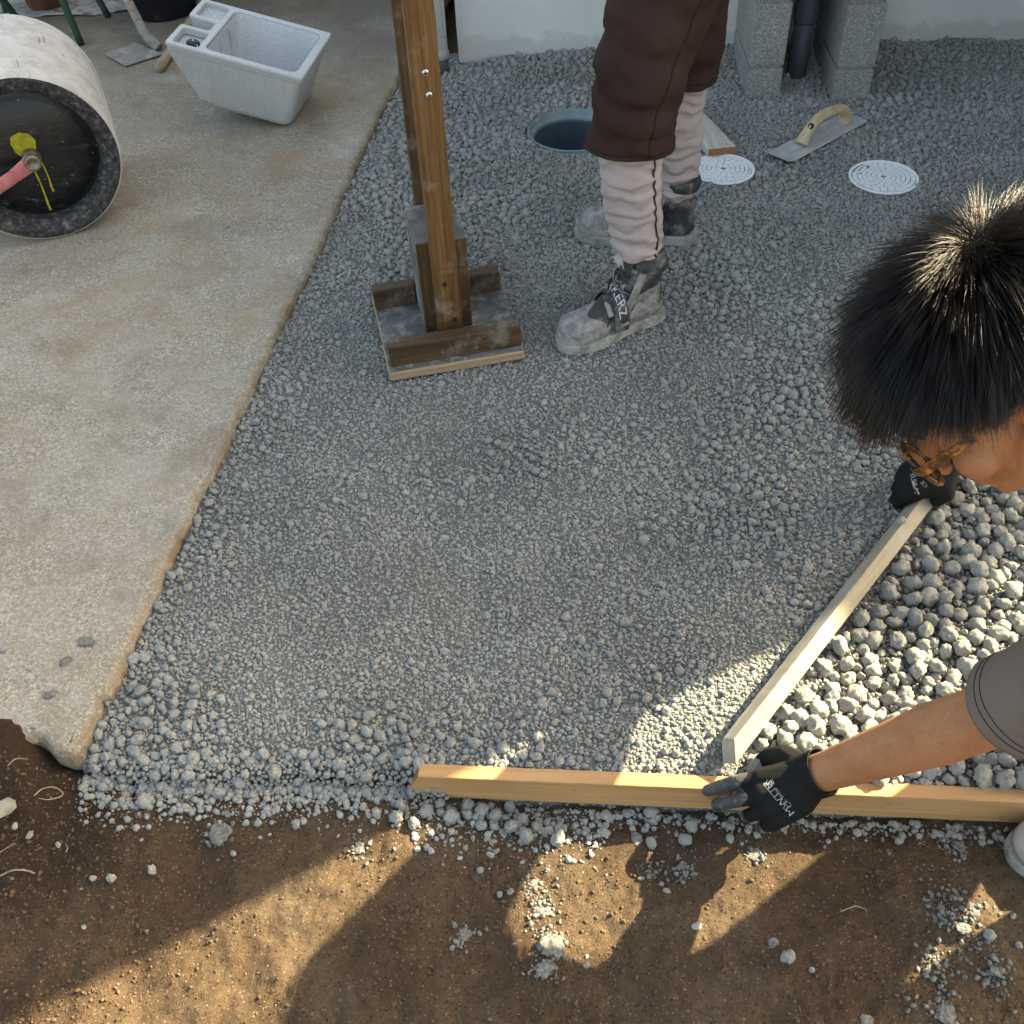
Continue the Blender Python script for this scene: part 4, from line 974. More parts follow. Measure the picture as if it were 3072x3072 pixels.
t1 = rpoly([(.018, .018), (X1 - .002, .018), (X1 - .002, NY0 - .016), (.018, NY0 - .016)], .008); t2 = rpoly([(.018, NY1 + .014), (X1 - .002, NY1 + .014), (X1 - .002, TWd - .018), (.018, TWd - .018)], .008)
filled('rim', [outl, bas[::-1], t1[::-1], t2[::-1]], .006, .004, TH, M['tub'], tub, (OX, OY))
outl2 = rpoly([(.004, .004), (TL - .004, .004), (TL - .004, TWd - .004), (.004, TWd - .004), (.004, NY1 + .004), (ND + .004, NY1 + .004), (ND + .004, NY0 - .004), (.004, NY0 - .004)], .012)
filled('rim_lip', [outl2, [(x * 1 , y) for x, y in bas][::-1], t1[::-1], t2[::-1]], .010, .002, TH - .009, M['tub'], tub, (OX, OY))
for (x0, x1, y0, y1, dz) in ((.012, X1 + .003, .012, NY0 - .010, .020), (.012, X1 + .003, NY1 + .008, TWd - .012, .012)):
    box('tray_floor', x1 - x0, y1 - y0, .004, M['tub'], tub, ((x0 + x1) / 2 + OX, (y0 + y1) / 2 + OY, TH - dz), .001)
for i in range(6):
    for j in range(5):
        q = lathe('soap_stud', [(.004, 0), (.0035, .002), (.0001, .0026)], M['tub'], tub, 10); q.location = (.026 + .0115 * i + OX, NY1 + .026 + .0175 * j + OY, TH - .0105)
lathe('plug', [(.020, 0), (.021, .006), (.017, .010), (.0001, .011)], M['rubber'], tub, 32, (.062 + OX, .072 + OY, TH - .0175))
kn = lathe('plug_ring', [(.003, 0), (.003, .006), (.0001, .007)], M['chain'], tub, 12, (.062 + OX, .072 + OY, TH - .008))
cv = []
for k in range(16):
    t = k / 15; ln = lathe('chain_link', [(.0019, -.0018), (.0023, 0), (.0019, .0018)], M['chain'], tub, 8); ln.location = (.074 + .040 * t + OX, .066 - .034 * t - .010 * math.sin(3 * t) + OY, TH - .012 + .004 * math.sin(8 * t) - .012 * t); ln.rotation_euler = (1.57 * (k % 2), 0, .5)
st = box('sticker', .0008, .030, .022, M['sticker'], tub, (IX0 + .0065 + OX, .115 + OY, TH - .05), .0002); st.rotation_euler = (0, .12, 0)
lathe('drain_outlet', [(.022, .006), (.022, -.036), (.018, -.038), (.018, 0)], M['pipe_grey'], tub, 24, (tc + .16 + OX, TWd / 2 + OY, 0))

# ------------------------------------------------------------------ roller drum
RR, RL = .226, .46; ya = math.radians(20)
rol = empty('roller_drum', (-1.21, 2.585, SLAB_Z + RR), Euler((math.pi / 2, 0, ya)))   # local -z runs away from the lens... local z faces out
tag(rol, 'white worn roller drum with a black end plate on the slab', 'roller')
lathe('shell', [(RR - .012, -RL), (RR - .003, -RL + .002), (RR, -RL + .012), (RR, -.016), (RR - .003, -.006), (RR - .008, -.002)], M['drum'], rol, 96, caps=False)
lathe('end_rim', [(RR - .0075, -.0022), (RR - .012, .000), (RR - .030, -.003), (RR - .046, -.010), (RR - .052, -.022), (RR - .056, -.055)], M['drum_rim'], rol, 96, caps=False)
lathe('end_plate', [(RR - .054, -.050), (RR - .075, -.046), (RR - .080, -.041), (.05, -.038), (.0001, -.036)], M['black_face'], rol, 96, caps=False)
lathe('axle_hub', [(.024, -.037), (.024, -.012), (.021, -.006), (.017, -.006), (.016, -.010), (.0001, -.010)], M['hub'], rol, 32)
v = [(0, .046, 0)]; n = 40
ym = [(.030 * (1 + .06 * math.sin(3 * t + 1) + .03 * math.sin(11 * t)) * math.cos(t) - .008, .034 * (1 + .06 * math.cos(2 * t) + .03 * math.sin(9 * t)) * math.sin(t) + .036, -.0345) for t in np.linspace(0, 6.283, n, endpoint=False)]
link('paint_mark', pyd('paint_mark', ym, [tuple(range(n))]), M['yellow_paint'], rol)
for (x0, ln, wd) in ((-.012, .155, .0035), (.013, .105, .0032)):
    q_ = [(x0 + wd * s * (.7 + .3 * math.sin(9 * t + s)) + .004 * math.sin(5 * t) + .012 * t, .0 - ln * t, -.0345 + (.000 if ln * t < .12 else 0)) for s in (-1, 1) for t in (np.linspace(0, 1, 9) if s < 0 else np.linspace(1, 0, 9))]
    link('paint_drip', pyd('paint_drip', q_, [tuple(range(len(q_)))]), M['yellow_paint'], rol)
bp = [(0, 0, -.004), (-.05, -.022, .002), (-.10, -.042, .004), (-.40, -.16, .004), (-.75, -.10, .004)]
loft('bracket_arm', bp, [(.024, .006), (.019, .0055), (.018, .0055), (.020, .006), (.020, .006)], M['pink_paint'], rol, 40, 20, (.38, .92, 0))
lathe('hub_nut', [(.022, -.006), (.022, .006), (.019, .009), (.013, .009), (.011, .004), (.0001, .004)], M['hub'], rol, 24)
lathe('end_plate', [(RR - .012, -RL + .001), (.0001, -RL + .003)], M['black_face'], rol, 64, caps=False)

# ------------------------------------------------------------------ things at the back of the slab
hq = [at(x, y, SLAB_Z + .004) for x, y in ((314, 164), (377, 200), (489, 164), (404, 129))]
hoe = empty('mixing_hoe', hq[1] * 0 + np.array([*at(458, 150, SLAB_Z)[:2], SLAB_Z])); tag(hoe, 'cement-crusted mixing hoe with its flat blade on the slab', 'hoe')
pl_ = [(q[0] - hoe.location.x, q[1] - hoe.location.y) for q in hq]
cxm = np.mean(pl_, 0)
prism('blade', rpoly(pl_, .008), .004, .008, M['steel_dirty'], hoe)
top = atY(330, -100, 4.08) - np.array(hoe.location)
s0 = Vector((.0, .0, .012)); s3 = Vector(top)
tube('socket', [s0 + Vector((.03, -.01, 0)), s0 + Vector((.012, .0, .012)), s0 + (s3 - s0) * .16, s0 + (s3 - s0) * .30], .019, M['steel_dirty'], hoe, 14, 24, [.9, 1., .95, .88])
tube('handle', [s0 + (s3 - s0) * .28, s0 + (s3 - s0) * .7, s3, s0 + (s3 - s0) * 3.2], .0165, M['hoe_pipe'], hoe, 14, 30)
pa, pb = at(477, 205, SLAB_Z + .016), at(622, -8, SLAB_Z + .02); pb = pa + (pb - pa) * 1.35; pb[2] = SLAB_Z + .018
po = tube('wooden_pole', [pa, (pa + pb) / 2, pb], .0165, M['pole_wood'], None, 16, 10); tag(po, 'round wooden pole lying on the slab behind the tub', 'pole')
bc = at(472, 62, SLAB_Z); bk = empty('bucket', (bc[0] + .01, bc[1] + .10, SLAB_Z)); tag(bk, 'large dark navy plastic bucket beside the mixing hoe handle', 'bucket')
lathe('body', [(.0001, .0), (.118, .0), (.126, .008), (.158, .30), (.165, .30), (.167, .312), (.156, .312), (.15, .30), (.118, .02), (.0001, .018)], M['navy_plastic'], bk, 56)
lathe('rim', [(.165, .296), (.172, .298), (.172, .318), (.160, .318), (.160, .313)], M['navy_plastic'], bk, 56)
# green garden chair: legs seen under the top edge of the picture
g = [at(245, 135, SLAB_Z), at(292, 71, SLAB_Z), at(73, 83, SLAB_Z), at(13, 68, SLAB_Z)]
cc = np.mean(g, 0)
ch = empty('garden_chair', (cc[0], cc[1], SLAB_Z)); tag(ch, 'dark green plastic garden chair behind the roller drum', 'chair')
cy = .42; ctop = np.array([-.20, .14, cy])
feet = [(g[0][0], g[0][1]), (g[1][0] + .03, g[1][1] + .06), (g[2][0], g[2][1]), (g[3][0] - .02, g[3][1] + .10)]
for (x_, y_), (tx, ty) in zip(feet, ((.13, -.10), (.10, .16), (-.17, -.10), (-.15, .18))):
    ft = Vector((x_ - cc[0], y_ - cc[1], 0)); tp_ = Vector((tx - .05, ty + .02, cy))
    loft('leg', [ft, (ft + tp_) / 2, tp_], [(.0125, .0125), (.0145, .0145), (.017, .017)], M['green_plastic'], ch, 12, 16, (0, 1, 0))
prism('seat', rrect(.40, .38, .06), .415, .435, M['green_plastic'], ch, .003, (-.07, .06, 0))
bkx = [(-.25, .22, .42), (-.25, .26, .80), (-.07, .285, .88), (.11, .26, .80), (.11, .22, .42)]
tube('back_frame', bkx, .016, M['green_plastic'], ch, 12, 30)
for k in range(4): tube('back_slat', [(-.19 + .08 * k, .228, .43), (-.19 + .08 * k, .272, .85)], .012, M['green_plastic'], ch, 8, 4)
fc = at(135, 40, SLAB_Z); fp = empty('flower_pot', (fc[0] - .01, fc[1] + .09, SLAB_Z + .006)); tag(fp, 'dark terracotta flower pot standing on a dirty white sheet', 'flower pot')
lathe('pot', [(.0001, 0), (.072, 0), (.078, .006), (.092, .075), (.100, .078), (.104, .115), (.096, .116), (.09, .10), (.0001, .098)], M['terracotta'], fp, 48)
# crumpled sheet
xs = np.linspace(-2.15, -1.36, 70); ys = np.linspace(4.20, 4.75, 50)
def shz(x, y): return SLAB_Z + .003 + .020 * np.abs(fbm2(x, y, 12, 4, 88.)) * (np.hypot(x - fp.location.x, y - fp.location.y) > .09)
def sk(x, y, z): return y > 4.27 + .05 * fbm2(x, y * 0, 5, 3, 14.) + .06 * np.abs(x + 1.7)
sh = link('sheet', grid('sheet', xs, ys, shz, sk), M['cloth_white']); tag(sh, 'crumpled dirty white sheet on the slab under the flower pot', 'sheet')
sh.modifiers.new('t', 'SOLIDIFY').thickness = .002
# ------------------------------------------------------------------ people
def V3(*a): return np.array(a, float)
def seg(*pts): return [tuple(p) for p in pts]
def folds(amp, fr, seed, k2=.5):
    def f(TH, U, P):
        q = P.reshape(-1, 3); n = fbm(q * 14 + seed, 3).reshape(TH.shape)
        return amp * (np.sin(fr * U * 6.283 + 1.6 * np.sin(TH + seed) + 4 * n) * (.5 + .5 * np.cos(TH - 1.1 * seed)) * k2 + n * .8)
    return f
def boot(parent, heel, toe, main, collar_m, strap_text):
    h = V3(*heel); t = V3(*toe); d = t - h; L = np.hypot(d[0], d[1]); yaw_ = math.atan2(d[1], d[0])
    b = empty('boot'); b.parent = parent
    inv = Matrix.LocRotScale(parent.location, parent.rotation_euler, None).inverted()
    b.matrix_local = inv @ Matrix.Translation((h[0], h[1], .001)) @ Matrix.Rotation(yaw_, 4, 'Z')
    k = L / .30
    up = fuse('upper', [seg((.045, 0, .05, .038), (.10, 0, .045, .038), (.17, 0, .045, .041), (.235, 0, .043, .044)),
                        seg((.070, 0, .14, .044), (.115, 0, .095, .040), (.165, 0, .062, .038), (.235, 0, .046, .040)),
                        seg((.052, 0, .07, .040), (.058, 0, .12, .042), (.060, 0, .165, .044)),
                        seg((.235, .014, .045, .036), (.20, .012, .045, .04)), seg((.245, -.012, .045, .033), (.20, -.010, .045, .04))],
              [((.243, 0, .044), np.diag([.050, .050, .038]))], .0035, 8)
    for v in up.vertices:
        if v.co.z < .012: v.co.z = .012
        if v.co.z > .178: v.co.z = .178
        v.co *= 1.; v.co.x *= k
    o = link('upper', up, main, b)
    o.data.materials.append(collar_m)
    for pl_ in o.data.polygons:
        c = pl_.center
        if c.z > .118 - .25 * (c.x - .06) and c.x < .16 or (c.x < .035 and c.z > .06) or (.105 < c.x < .205 + .02 * math.sin(c.y * 90) and c.z > .060 - .12 * (c.x - .15)) or (not strap_text and c.x < .13): pl_.material_index = 1
    half = [(.0, .0), (.004, .018), (.016, .032), (.045, .0385), (.09, .037), (.13, .040), (.175, .050), (.215, .054), (.25, .051), (.28, .038), (.296, .018), (.30, 0)]
    out = [(x * k, y) for x, y in half] + [(x * k, -y * .96) for x, y in half[-2:0:-1]]
    prism('sole', [tuple(q) for q in catmull(np.array(out + [out[0]]), 90)[:-1]], .0, .028, M['boot_sole'], b, .004)
    prism('toe_rand', [(x * .985 + .002, y * 1.0) for x, y in out if x > .19 * k], .027, .046, M['boot_sole'], b, .004)
    # strap over the instep
    arc = [(.152 * k, -.052, .036), (.150 * k, -.049, .074), (.148 * k, -.032, .106), (.146 * k, 0, .122), (.148 * k, .032, .106), (.150 * k, .049, .074), (.152 * k, .053, .036)]
    loft('strap', arc, [(.019, .003)] * 7, collar_m, b, 40, 10, (1, 0, -.6))
    loft('eyelet_stay', [(.135, .044, .075), (.112, .043, .12), (.09, .040, .165)], [(.012, .003)] * 3, M['boot_dusty'], b, 12, 8, (1, 0, 0))
    tg = box('tongue_tab', .006, .040, .045, collar_m, b, (.112, 0, .168), .003); tg.rotation_euler = (0, -.35, 0)
    for j in range(3):
        z = .150 - .022 * j; x = .118 + .017 * j
        tube('lace', [(x - .03, .043, z + .008), (x, .012, z + .016), (x + .012, -.016, z + .004), (x - .012, -.043, z - .010)], .0022, collar_m, b, 6, 14)
        tube('lace', [(x - .03, -.043, z + .008), (x, -.012, z + .018), (x + .012, .016, z + .006), (x - .012, .043, z - .010)], .0022, collar_m, b, 6, 14)
    pk = loft('padded_collar', [(.055, 0, .160), (.054, 0, .174), (.054, 0, .186)], [(.051, .047), (.053, .049), (.047, .043)], collar_m, b, 14, 36, (0, 1, 0))
    if strap_text:
        tm = text_mesh('lettering', strap_text, .031, .0003); A = catmull(np.array(arc), 200); s_ = np.r_[0, np.cumsum(np.linalg.norm(np.diff(A, axis=0), axis=1))]; mid_ = s_[-1] / 2
        for v in tm.vertices:
            u_ = mid_ + v.co.x; p_ = np.array([np.interp(u_, s_, A[:, c_]) for c_ in range(3)]); p2_ = np.array([np.interp(u_ + .001, s_, A[:, c_]) for c_ in range(3)]); tt = p2_ - p_; tt /= np.linalg.norm(tt) + 1e-9
            w_ = V3(-.88, 0, .48); nn = np.cross(tt, w_); nn /= np.linalg.norm(nn)
            if nn[2] < 0: nn = -nn
            v.co = Vector(p_ + w_ * v.co.y + nn * (.0042 + v.co.z))
        link('lettering', tm, M['print'], b)
        t2_ = link('lettering', text_mesh('lettering', 'WOR', .020, .0003), M['print'], b); t2_.rotation_euler = (0, .95, 0); t2_.location = (.130, .0, .131)
        t2_.rotation_euler = (Matrix(((0, -.78, .62), (1, 0, 0), (0, .62, .78)))).to_euler()
        loft('strap_buckle', [(.172 * k, .0, .098), (.172 * k, .02, .092), (.172 * k, .038, .074)], [(.008, .003)] * 3, M['boot_sole'], b, 12, 8, (1, 0, -.5))
        loft('strap_end', [(.151 * k, .049, .062), (.150 * k, .0535, .048)], [(.017, .0032)] * 2, M['boot_sole'], b, 4, 8, (1, 0, -.5))
    return b
# ---- standing worker
an1, kn1, hp1 = V3(.325, 2.095, .12), V3(.293, 2.07, .47), V3(.42, 2.24, .90)
an2, kn2, hp2 = V3(.473, 2.442, .12), V3(.475, 2.40, .48), V3(.50, 2.40, .90)
wb = fuse('worker_body', [
    seg((*an1, .034), (.320, 2.105, .26, .044), (.298, 2.085, .47, .044), (.345, 2.145, .70, .060), (*hp1, .080)), seg((*an2, .034), (.470, 2.442, .26, .040), (.458, 2.41, .48, .040), (.475, 2.40, .70, .056), (*hp2, .076)),
    seg((.325, 2.10, .10, .036), (.26, 2.05, .06, .03)), seg((.49, 2.445, .10, .036), (.40, 2.47, .06, .03)),
    seg((.46, 2.32, .92, .13), (.44, 2.31, 1.10, .125), (.40, 2.29, 1.28, .13), (.385, 2.28, 1.36, .11)), seg((.385, 2.13, 1.38, .06), (.385, 2.44, 1.38, .06)),
    seg((.37, 2.12, 1.38, .052), (.16, 1.99, 1.22, .042), (-.06, 2.03, 1.355, .032)), seg((.37, 2.45, 1.38, .052), (.14, 2.40, 1.22, .042), (-.14, 2.14, 1.37, .032)),
    seg((.375, 2.28, 1.42, .055), (.35, 2.28, 1.52, .052)), seg((-.06, 2.03, 1.355, .032), (-.13, 2.06, 1.385, .028)), seg((-.14, 2.14, 1.37, .032), (-.20, 2.06, 1.385, .028))],
    [((.33, 2.28, 1.60), np.diag([.098, .078, .115])), ((.275, 2.28, 1.555), np.diag([.05, .055, .07])), ((.225, 2.28, 1.575), np.diag([.018, .012, .022]))], .008, 8)
worker = link('person', wb, M['skin'])
tag(worker, 'worker standing in brown shorts, pinkish leggings and dusty high boots holding the tamper', 'person')
boot(worker, at(1985, 940, .0) * [1, 1, 0], at(1672, 1052, .0) * [1, 1, 0], M['boot_dusty'], M['boot_dark'], 'WORKERZ')
boot(worker, at(2092, 722, .0) * [1, 1, 0], at(1724, 705, .0) * [1, 1, 0], M['boot_dusty'], M['boot_dark'], None)
def wrinkle(seed, lo, hi):
    def f(TH, U, P):
        q = P.reshape(-1, 3); n = fbm(q * V3(9, 9, 16) + seed, 3).reshape(TH.shape)
        zz = P[..., 2] * 165 + 7.5 * n + 1.8 * np.sin(TH * 1. + seed)
        back = .35 + .65 * (.5 + .5 * np.cos(TH - 2.6))
        env = sstep(lo, lo + .05, P[..., 2]) * .5 + sstep(lo + .16, lo + .02, P[..., 2]) * .9 + sstep(hi - .14, hi - .02, P[..., 2]) * .6
        return (.0056 * np.sin(zz) * back * env + .0065 * n)
    return f
lp1 = [V3(.331, 2.098, .128), V3(.330, 2.10, .17), V3(.320, 2.105, .25), V3(.306, 2.10, .36), V3(.298, 2.08, .48), V3(.308, 2.095, .55)]
lr1 = [(.047, .047), (.052, .052), (.063, .062), (.068, .066), (.064, .064), (.060, .060)]
loft('legging', lp1, lr1, M['legging'], worker, 110, 72, (0, 1, 0), wrinkle(1.3, .13, .46))
lp2 = [V3(.473, 2.442, .128), V3(.473, 2.442, .17), V3(.470, 2.442, .25), V3(.460, 2.43, .36), V3(.456, 2.41, .47), V3(.46, 2.40, .53)]
loft('legging', lp2, [(a_ * .95, b_ * .95) for a_, b_ in lr1[:-1]] + [(.058, .058)], M['legging'], worker, 110, 72, (0, 1, 0), wrinkle(4.1, .13, .46))
def on_loft(path, radii, us, theta, ref=(0, 1, 0), lift=.001, dispf=None):
    p = catmull(path, 200); r = catmull(np.asarray(radii, float), 200); t = np.gradient(p, axis=0); t /= np.linalg.norm(t, axis=1)[:, None]
    ref = np.asarray(ref, float); A = ref - (t @ ref)[:, None] * t; A /= np.linalg.norm(A, axis=1)[:, None]; B = np.cross(t, A); out = []
    for u_, th_ in zip(us, theta):
        i = int(u_ * 199); q = p[i] + A[i] * math.cos(th_) * r[i, 0] + B[i] * math.sin(th_) * r[i, 1]; n_ = A[i] * math.cos(th_) + B[i] * math.sin(th_)
        e_ = 0 if dispf is None else float(dispf(np.array([[th_]]), np.array([[u_]]), q[None, None])[0, 0])
        out.append(q + n_ * (lift + e_))
    return out
# outer seam of the nearer legging, facing the lens side
us = np.linspace(.02, .9, 34); dv = wrinkle(1.3, .13, .46)
def th_of(dirx, diry): return math.atan2(-dirx, diry)       # A = +y, B = t x A = -x for an upright path
ths = np.linspace(th_of(.75, -.66), th_of(.62, -.78), 34)
tube('side_seam', on_loft(lp1, lr1, us, ths, lift=.0008, dispf=dv), .0028, M['seam'], worker, 6, 100)
def shortfold(seed):
    def f(TH, U, P):
        q = P.reshape(-1, 3); n = fbm(q * V3(7, 7, 9) + seed, 4).reshape(TH.shape); n2 = fbm(q * V3(3, 3, 15) + seed * 2, 2).reshape(TH.shape)
        return .017 * n + .011 * np.sin(P[..., 2] * 74 + 5 * n + 1.5 * np.cos(TH + seed)) * (.4 + .6 * np.cos(TH - 2.2)) * .6 + .004 * n2
    return f
sh1 = [V3(.300, 2.085, .455), V3(.303, 2.09, .53), V3(.325, 2.12, .62), V3(.37, 2.18, .76), V3(.42, 2.26, .90)]; sr1 = [(.086, .094), (.086, .093), (.092, .098), (.105, .112), (.12, .135)]
sh2 = [V3(.465, 2.41, .455), V3(.468, 2.41, .54), V3(.472, 2.405, .64), V3(.478, 2.40, .76), V3(.485, 2.40, .90)]; sr2 = [(.080, .080), (.080, .080), (.084, .084), (.102, .108), (.118, .130)]
pv = fuse('shorts', [seg((.42, 2.25, .88, .118), (.43, 2.29, .98, .125)), seg((.49, 2.40, .88, .118), (.47, 2.36, .98, .125)), seg((.45, 2.32, .98, .138), (.445, 2.315, 1.08, .132))], (), .008, 6)
shorts = link('shorts', pv, M['shorts'], worker)
for pth_, rad_, sd in ((sh1, sr1, 2.), (sh2, sr2, 5.)):
    loft('trouser_leg', pth_, rad_, M['shorts'], shorts, 90, 64, (0, 1, 0), shortfold(sd), False, True, .003)
    tube('hem_stitch', on_loft(pth_, rad_, [.045] * 40, np.linspace(0, 6.283, 40), lift=.0006, dispf=shortfold(sd)), .0009, M['stitch'], shorts, 5, 120)
tube('side_stitch', on_loft(sh1, sr1, np.linspace(.01, .95, 40), np.linspace(th_of(.25, -.97), th_of(.55, -.83), 40), lift=.0006, dispf=shortfold(2.)), .0012, M['stitch'], shorts, 5, 100)
tube('pocket_stitch', on_loft(sh1, sr1, np.linspace(.19, .16, 20), np.linspace(th_of(-.85, -.5), th_of(.27, -.96), 20), lift=.0006, dispf=shortfold(2.)), .0010, M['stitch'], shorts, 5, 50)
st_ = fuse('work_shirt', [seg((.45, 2.315, 1.02, .145), (.44, 2.31, 1.12, .14), (.40, 2.29, 1.28, .145), (.385, 2.28, 1.37, .12)), seg((.385, 2.12, 1.375, .074), (.385, 2.45, 1.375, .074)), seg((.37, 2.12, 1.375, .07), (.27, 2.06, 1.29, .062)), seg((.37, 2.45, 1.375, .07), (.27, 2.43, 1.29, .062))], (), .008, 6)
link('work_shirt', st_, M['navy_tee'], worker)
hc_ = fuse('hair', [], [((.345, 2.28, 1.635), np.diag([.104, .088, .098]))], .006, 3); link('hair', hc_, M['scalp'], worker)
for y_, x_ in ((2.03, -.105), (2.14, -.185)):
    gl = [seg((x_ + .05, y_, 1.37, .03), (x_ - .01, y_ + (.02 if y_ < 2.1 else -.05), 1.385, .027))]
    cxh = V3(x_ - .01, y_ + (.02 if y_ < 2.1 else -.05), 1.36)
    for j in range(4): gl.append(seg((cxh[0] + .035 - .022 * j, cxh[1] - .02, cxh[2] + .028, .011), (cxh[0] + .035 - .022 * j, cxh[1] - .034, cxh[2], .0105), (cxh[0] + .035 - .022 * j, cxh[1] - .012, cxh[2] - .024, .010)))
    gl.append(seg((cxh[0] + .05, cxh[1] + .01, cxh[2] + .02, .012), (cxh[0] + .045, cxh[1] + .034, cxh[2] - .004, .011), (cxh[0] + .03, cxh[1] + .026, cxh[2] - .024, .010)))
    link('glove', fuse('glove', gl, (), .004, 4), M['glove'], worker)

# ---- crouching worker
HS = 1.08
HM = np.array([[-.56861863, -.26594972, -.77842379], [.03823099, -.95381677, .29794624], [-.82171239, .13965787, .5525255]])   # columns: forward, left, up
HPOS = V3(.519, .808, .829)
def hl(x, y, z): return HPOS + HM @ (V3(x, y, z) * HS)
def hb(x, y, z, r): return (*hl(x, y, z), r * HS)
def he(c, r, tilt=0.):
    A = HM @ np.diag(np.array(r) * HS)
    if tilt: A = HM @ np.array(Matrix.Rotation(tilt, 3, 'Y')) @ np.diag(np.array(r) * HS)
    return (hl(*c), A)
SL = V3(.735, .66, .575); EL_ = V3(.628, .733, .300); WL = at(2440, 2326, .07)
SR = V3(.79, 1.08, .635); ER = V3(.79, 1.33, .40); WR = at(2850, 1352, .115)
PEL = V3(1.26, .88, .60)
KL, FL_ = V3(1.12, .72, .36), V3(.99, .69, .02); KR, FR_ = V3(1.25, 1.05, .33), V3(1.40, 1.10, .03)
def arm(S, E, W): return seg((*S, .056), (*(S * .5 + E * .5), .050), (*(S * .1 + E * .9), .045), (*E, .0445), (*(E * .72 + W * .28), .0460), (*(E * .4 + W * .6), .0385), (*(E * .1 + W * .9), .0310), (*W, .0300))
neck = hl(-.055, 0, -.045)
nb_ = V3(.745, .86, .615)
cb_ = fuse('crouching_body', [
    arm(SL, EL_, WL), arm(SR, ER, WR), seg((*neck, .056), (*(neck * .5 + nb_ * .5), .058), (*nb_, .068)),
    seg((*SL, .06), (*(SL * .5 + nb_ * .5 + V3(.02, 0, -.02)), .075), (*nb_, .08), (*(SR * .5 + nb_ * .5 + V3(.02, 0, -.02)), .075), (*SR, .06)),
    seg((*(nb_ + V3(.04, 0, -.05)), .115), (*(nb_ * .55 + PEL * .45), .125), (*PEL, .135)),
    seg((*(PEL + V3(0, -.07, -.02)), .10), (*KL, .062), (*FL_, .042)), seg((*(PEL + V3(0, .07, -.02)), .10), (*KR, .062), (*FR_, .042)),
    [hb(.086, .030, .030, .0155), hb(.094, 0, .030, .014), hb(.086, -.030, .030, .0155)],
    [hb(.100, 0, .012, .010), hb(.120, 0, -.022, .0125)], [hb(.112, .010, -.032, .009)], [hb(.112, -.010, -.032, .009)],
    [hb(.068, .046, -.022, .024)], [hb(.068, -.046, -.022, .024)], [hb(.098, .008, -.054, .0095), hb(.098, -.008, -.054, .0095)], [hb(.095, .007, -.068, .0105), hb(.095, -.007, -.068, .0105)],
    [hb(.015, .056, -.040, .022), hb(.050, .034, -.074, .02), hb(.076, 0, -.082, .021), hb(.050, -.034, -.074, .02), hb(.015, -.056, -.040, .022)],
    [hb(.076, .014, -.080, .018), hb(.076, -.014, -.080, .018)]],
    [he((-.012, 0, .045), (.098, .077, .083)), he((.042, 0, -.008), (.056, .060, .074)), he((.03, 0, .045), (.066, .066, .058)),
     he((-.012, .0795, -.006), (.020, .0065, .030), .25), he((-.012, -.0795, -.006), (.020, .0065, .030), .25)], .0042, 5)
crouch = link('person', cb_, M['skin'])
tag(crouch, 'worker crouching in a taupe T-shirt, tortoiseshell glasses and black gloves, short dark hair', 'person')
# lips tint
cb_.materials.append(M['lip'])
vv = np.empty(len(cb_.vertices) * 3); cb_.vertices.foreach_get('co', vv); loc = (vv.reshape(-1, 3) - HPOS) @ HM / HS
for pl_ in cb_.polygons:
    c = loc[list(pl_.vertices)].mean(0)
    if c[0] > .101 and abs(c[1]) < .016 and -.072 < c[2] < -.05: pl_.material_index = 1
# shirt
sh_ = fuse('t_shirt', [seg((*(nb_ + V3(.05, 0, -.06)), .135), (*(nb_ * .55 + PEL * .45), .148), (*(PEL + V3(-.02, 0, .03)), .155)),
                       seg((*(SL + V3(.01, .01, 0)), .072), (*(SL * .5 + nb_ * .5 + V3(.03, 0, -.02)), .092), (*(nb_ + V3(.03, 0, -.02)), .094), (*(SR * .5 + nb_ * .5 + V3(.03, 0, -.02)), .092), (*(SR + V3(.01, .0, 0)), .094)),
                       seg((*(SR), .09), (*(SR * .45 + ER * .55), .068))], (), .006, 6)
tee = link('t_shirt', sh_, M['tee'], crouch)
hemc = EL_ + (SL - EL_) * .10
slp = [SL + V3(.03, .01, .01), SL * .7 + hemc * .3, SL * .35 + hemc * .65, hemc]
slr = [(.078, .074), (.074, .070), (.070, .066), (.071, .067)]
def slf(TH, U, P):
    q = P.reshape(-1, 3); n = fbm(q * 13 + 3.1, 3).reshape(TH.shape); return .008 * n * (1 - .6 * U) + .0025 * np.sin(TH * 3 + U * 7)
loft('sleeve', slp, slr, M['tee'], tee, 60, 56, (0, 1, 0), slf, False, True, .0025)
for u_ in (.94, .905): tube('hem_stitch', on_loft(slp, slr, [u_] * 44, np.linspace(0, 6.283, 44), lift=.0003, dispf=slf), .0006, M['stitch'], tee, 5, 130)
tr = fuse('trousers', [seg((*(PEL + V3(0, -.07, -.02)), .118), (*KL, .078), (*(FL_ + V3(.01, 0, .03)), .058)), seg((*(PEL + V3(0, .07, -.02)), .118), (*KR, .078), (*(FR_ + V3(.01, 0, .03)), .058)), seg((*(PEL + V3(0, -.05, 0)), .142), (*(PEL + V3(0, .05, 0)), .142))], (), .007, 6)
link('trousers', tr, M['dark_pants'], crouch)
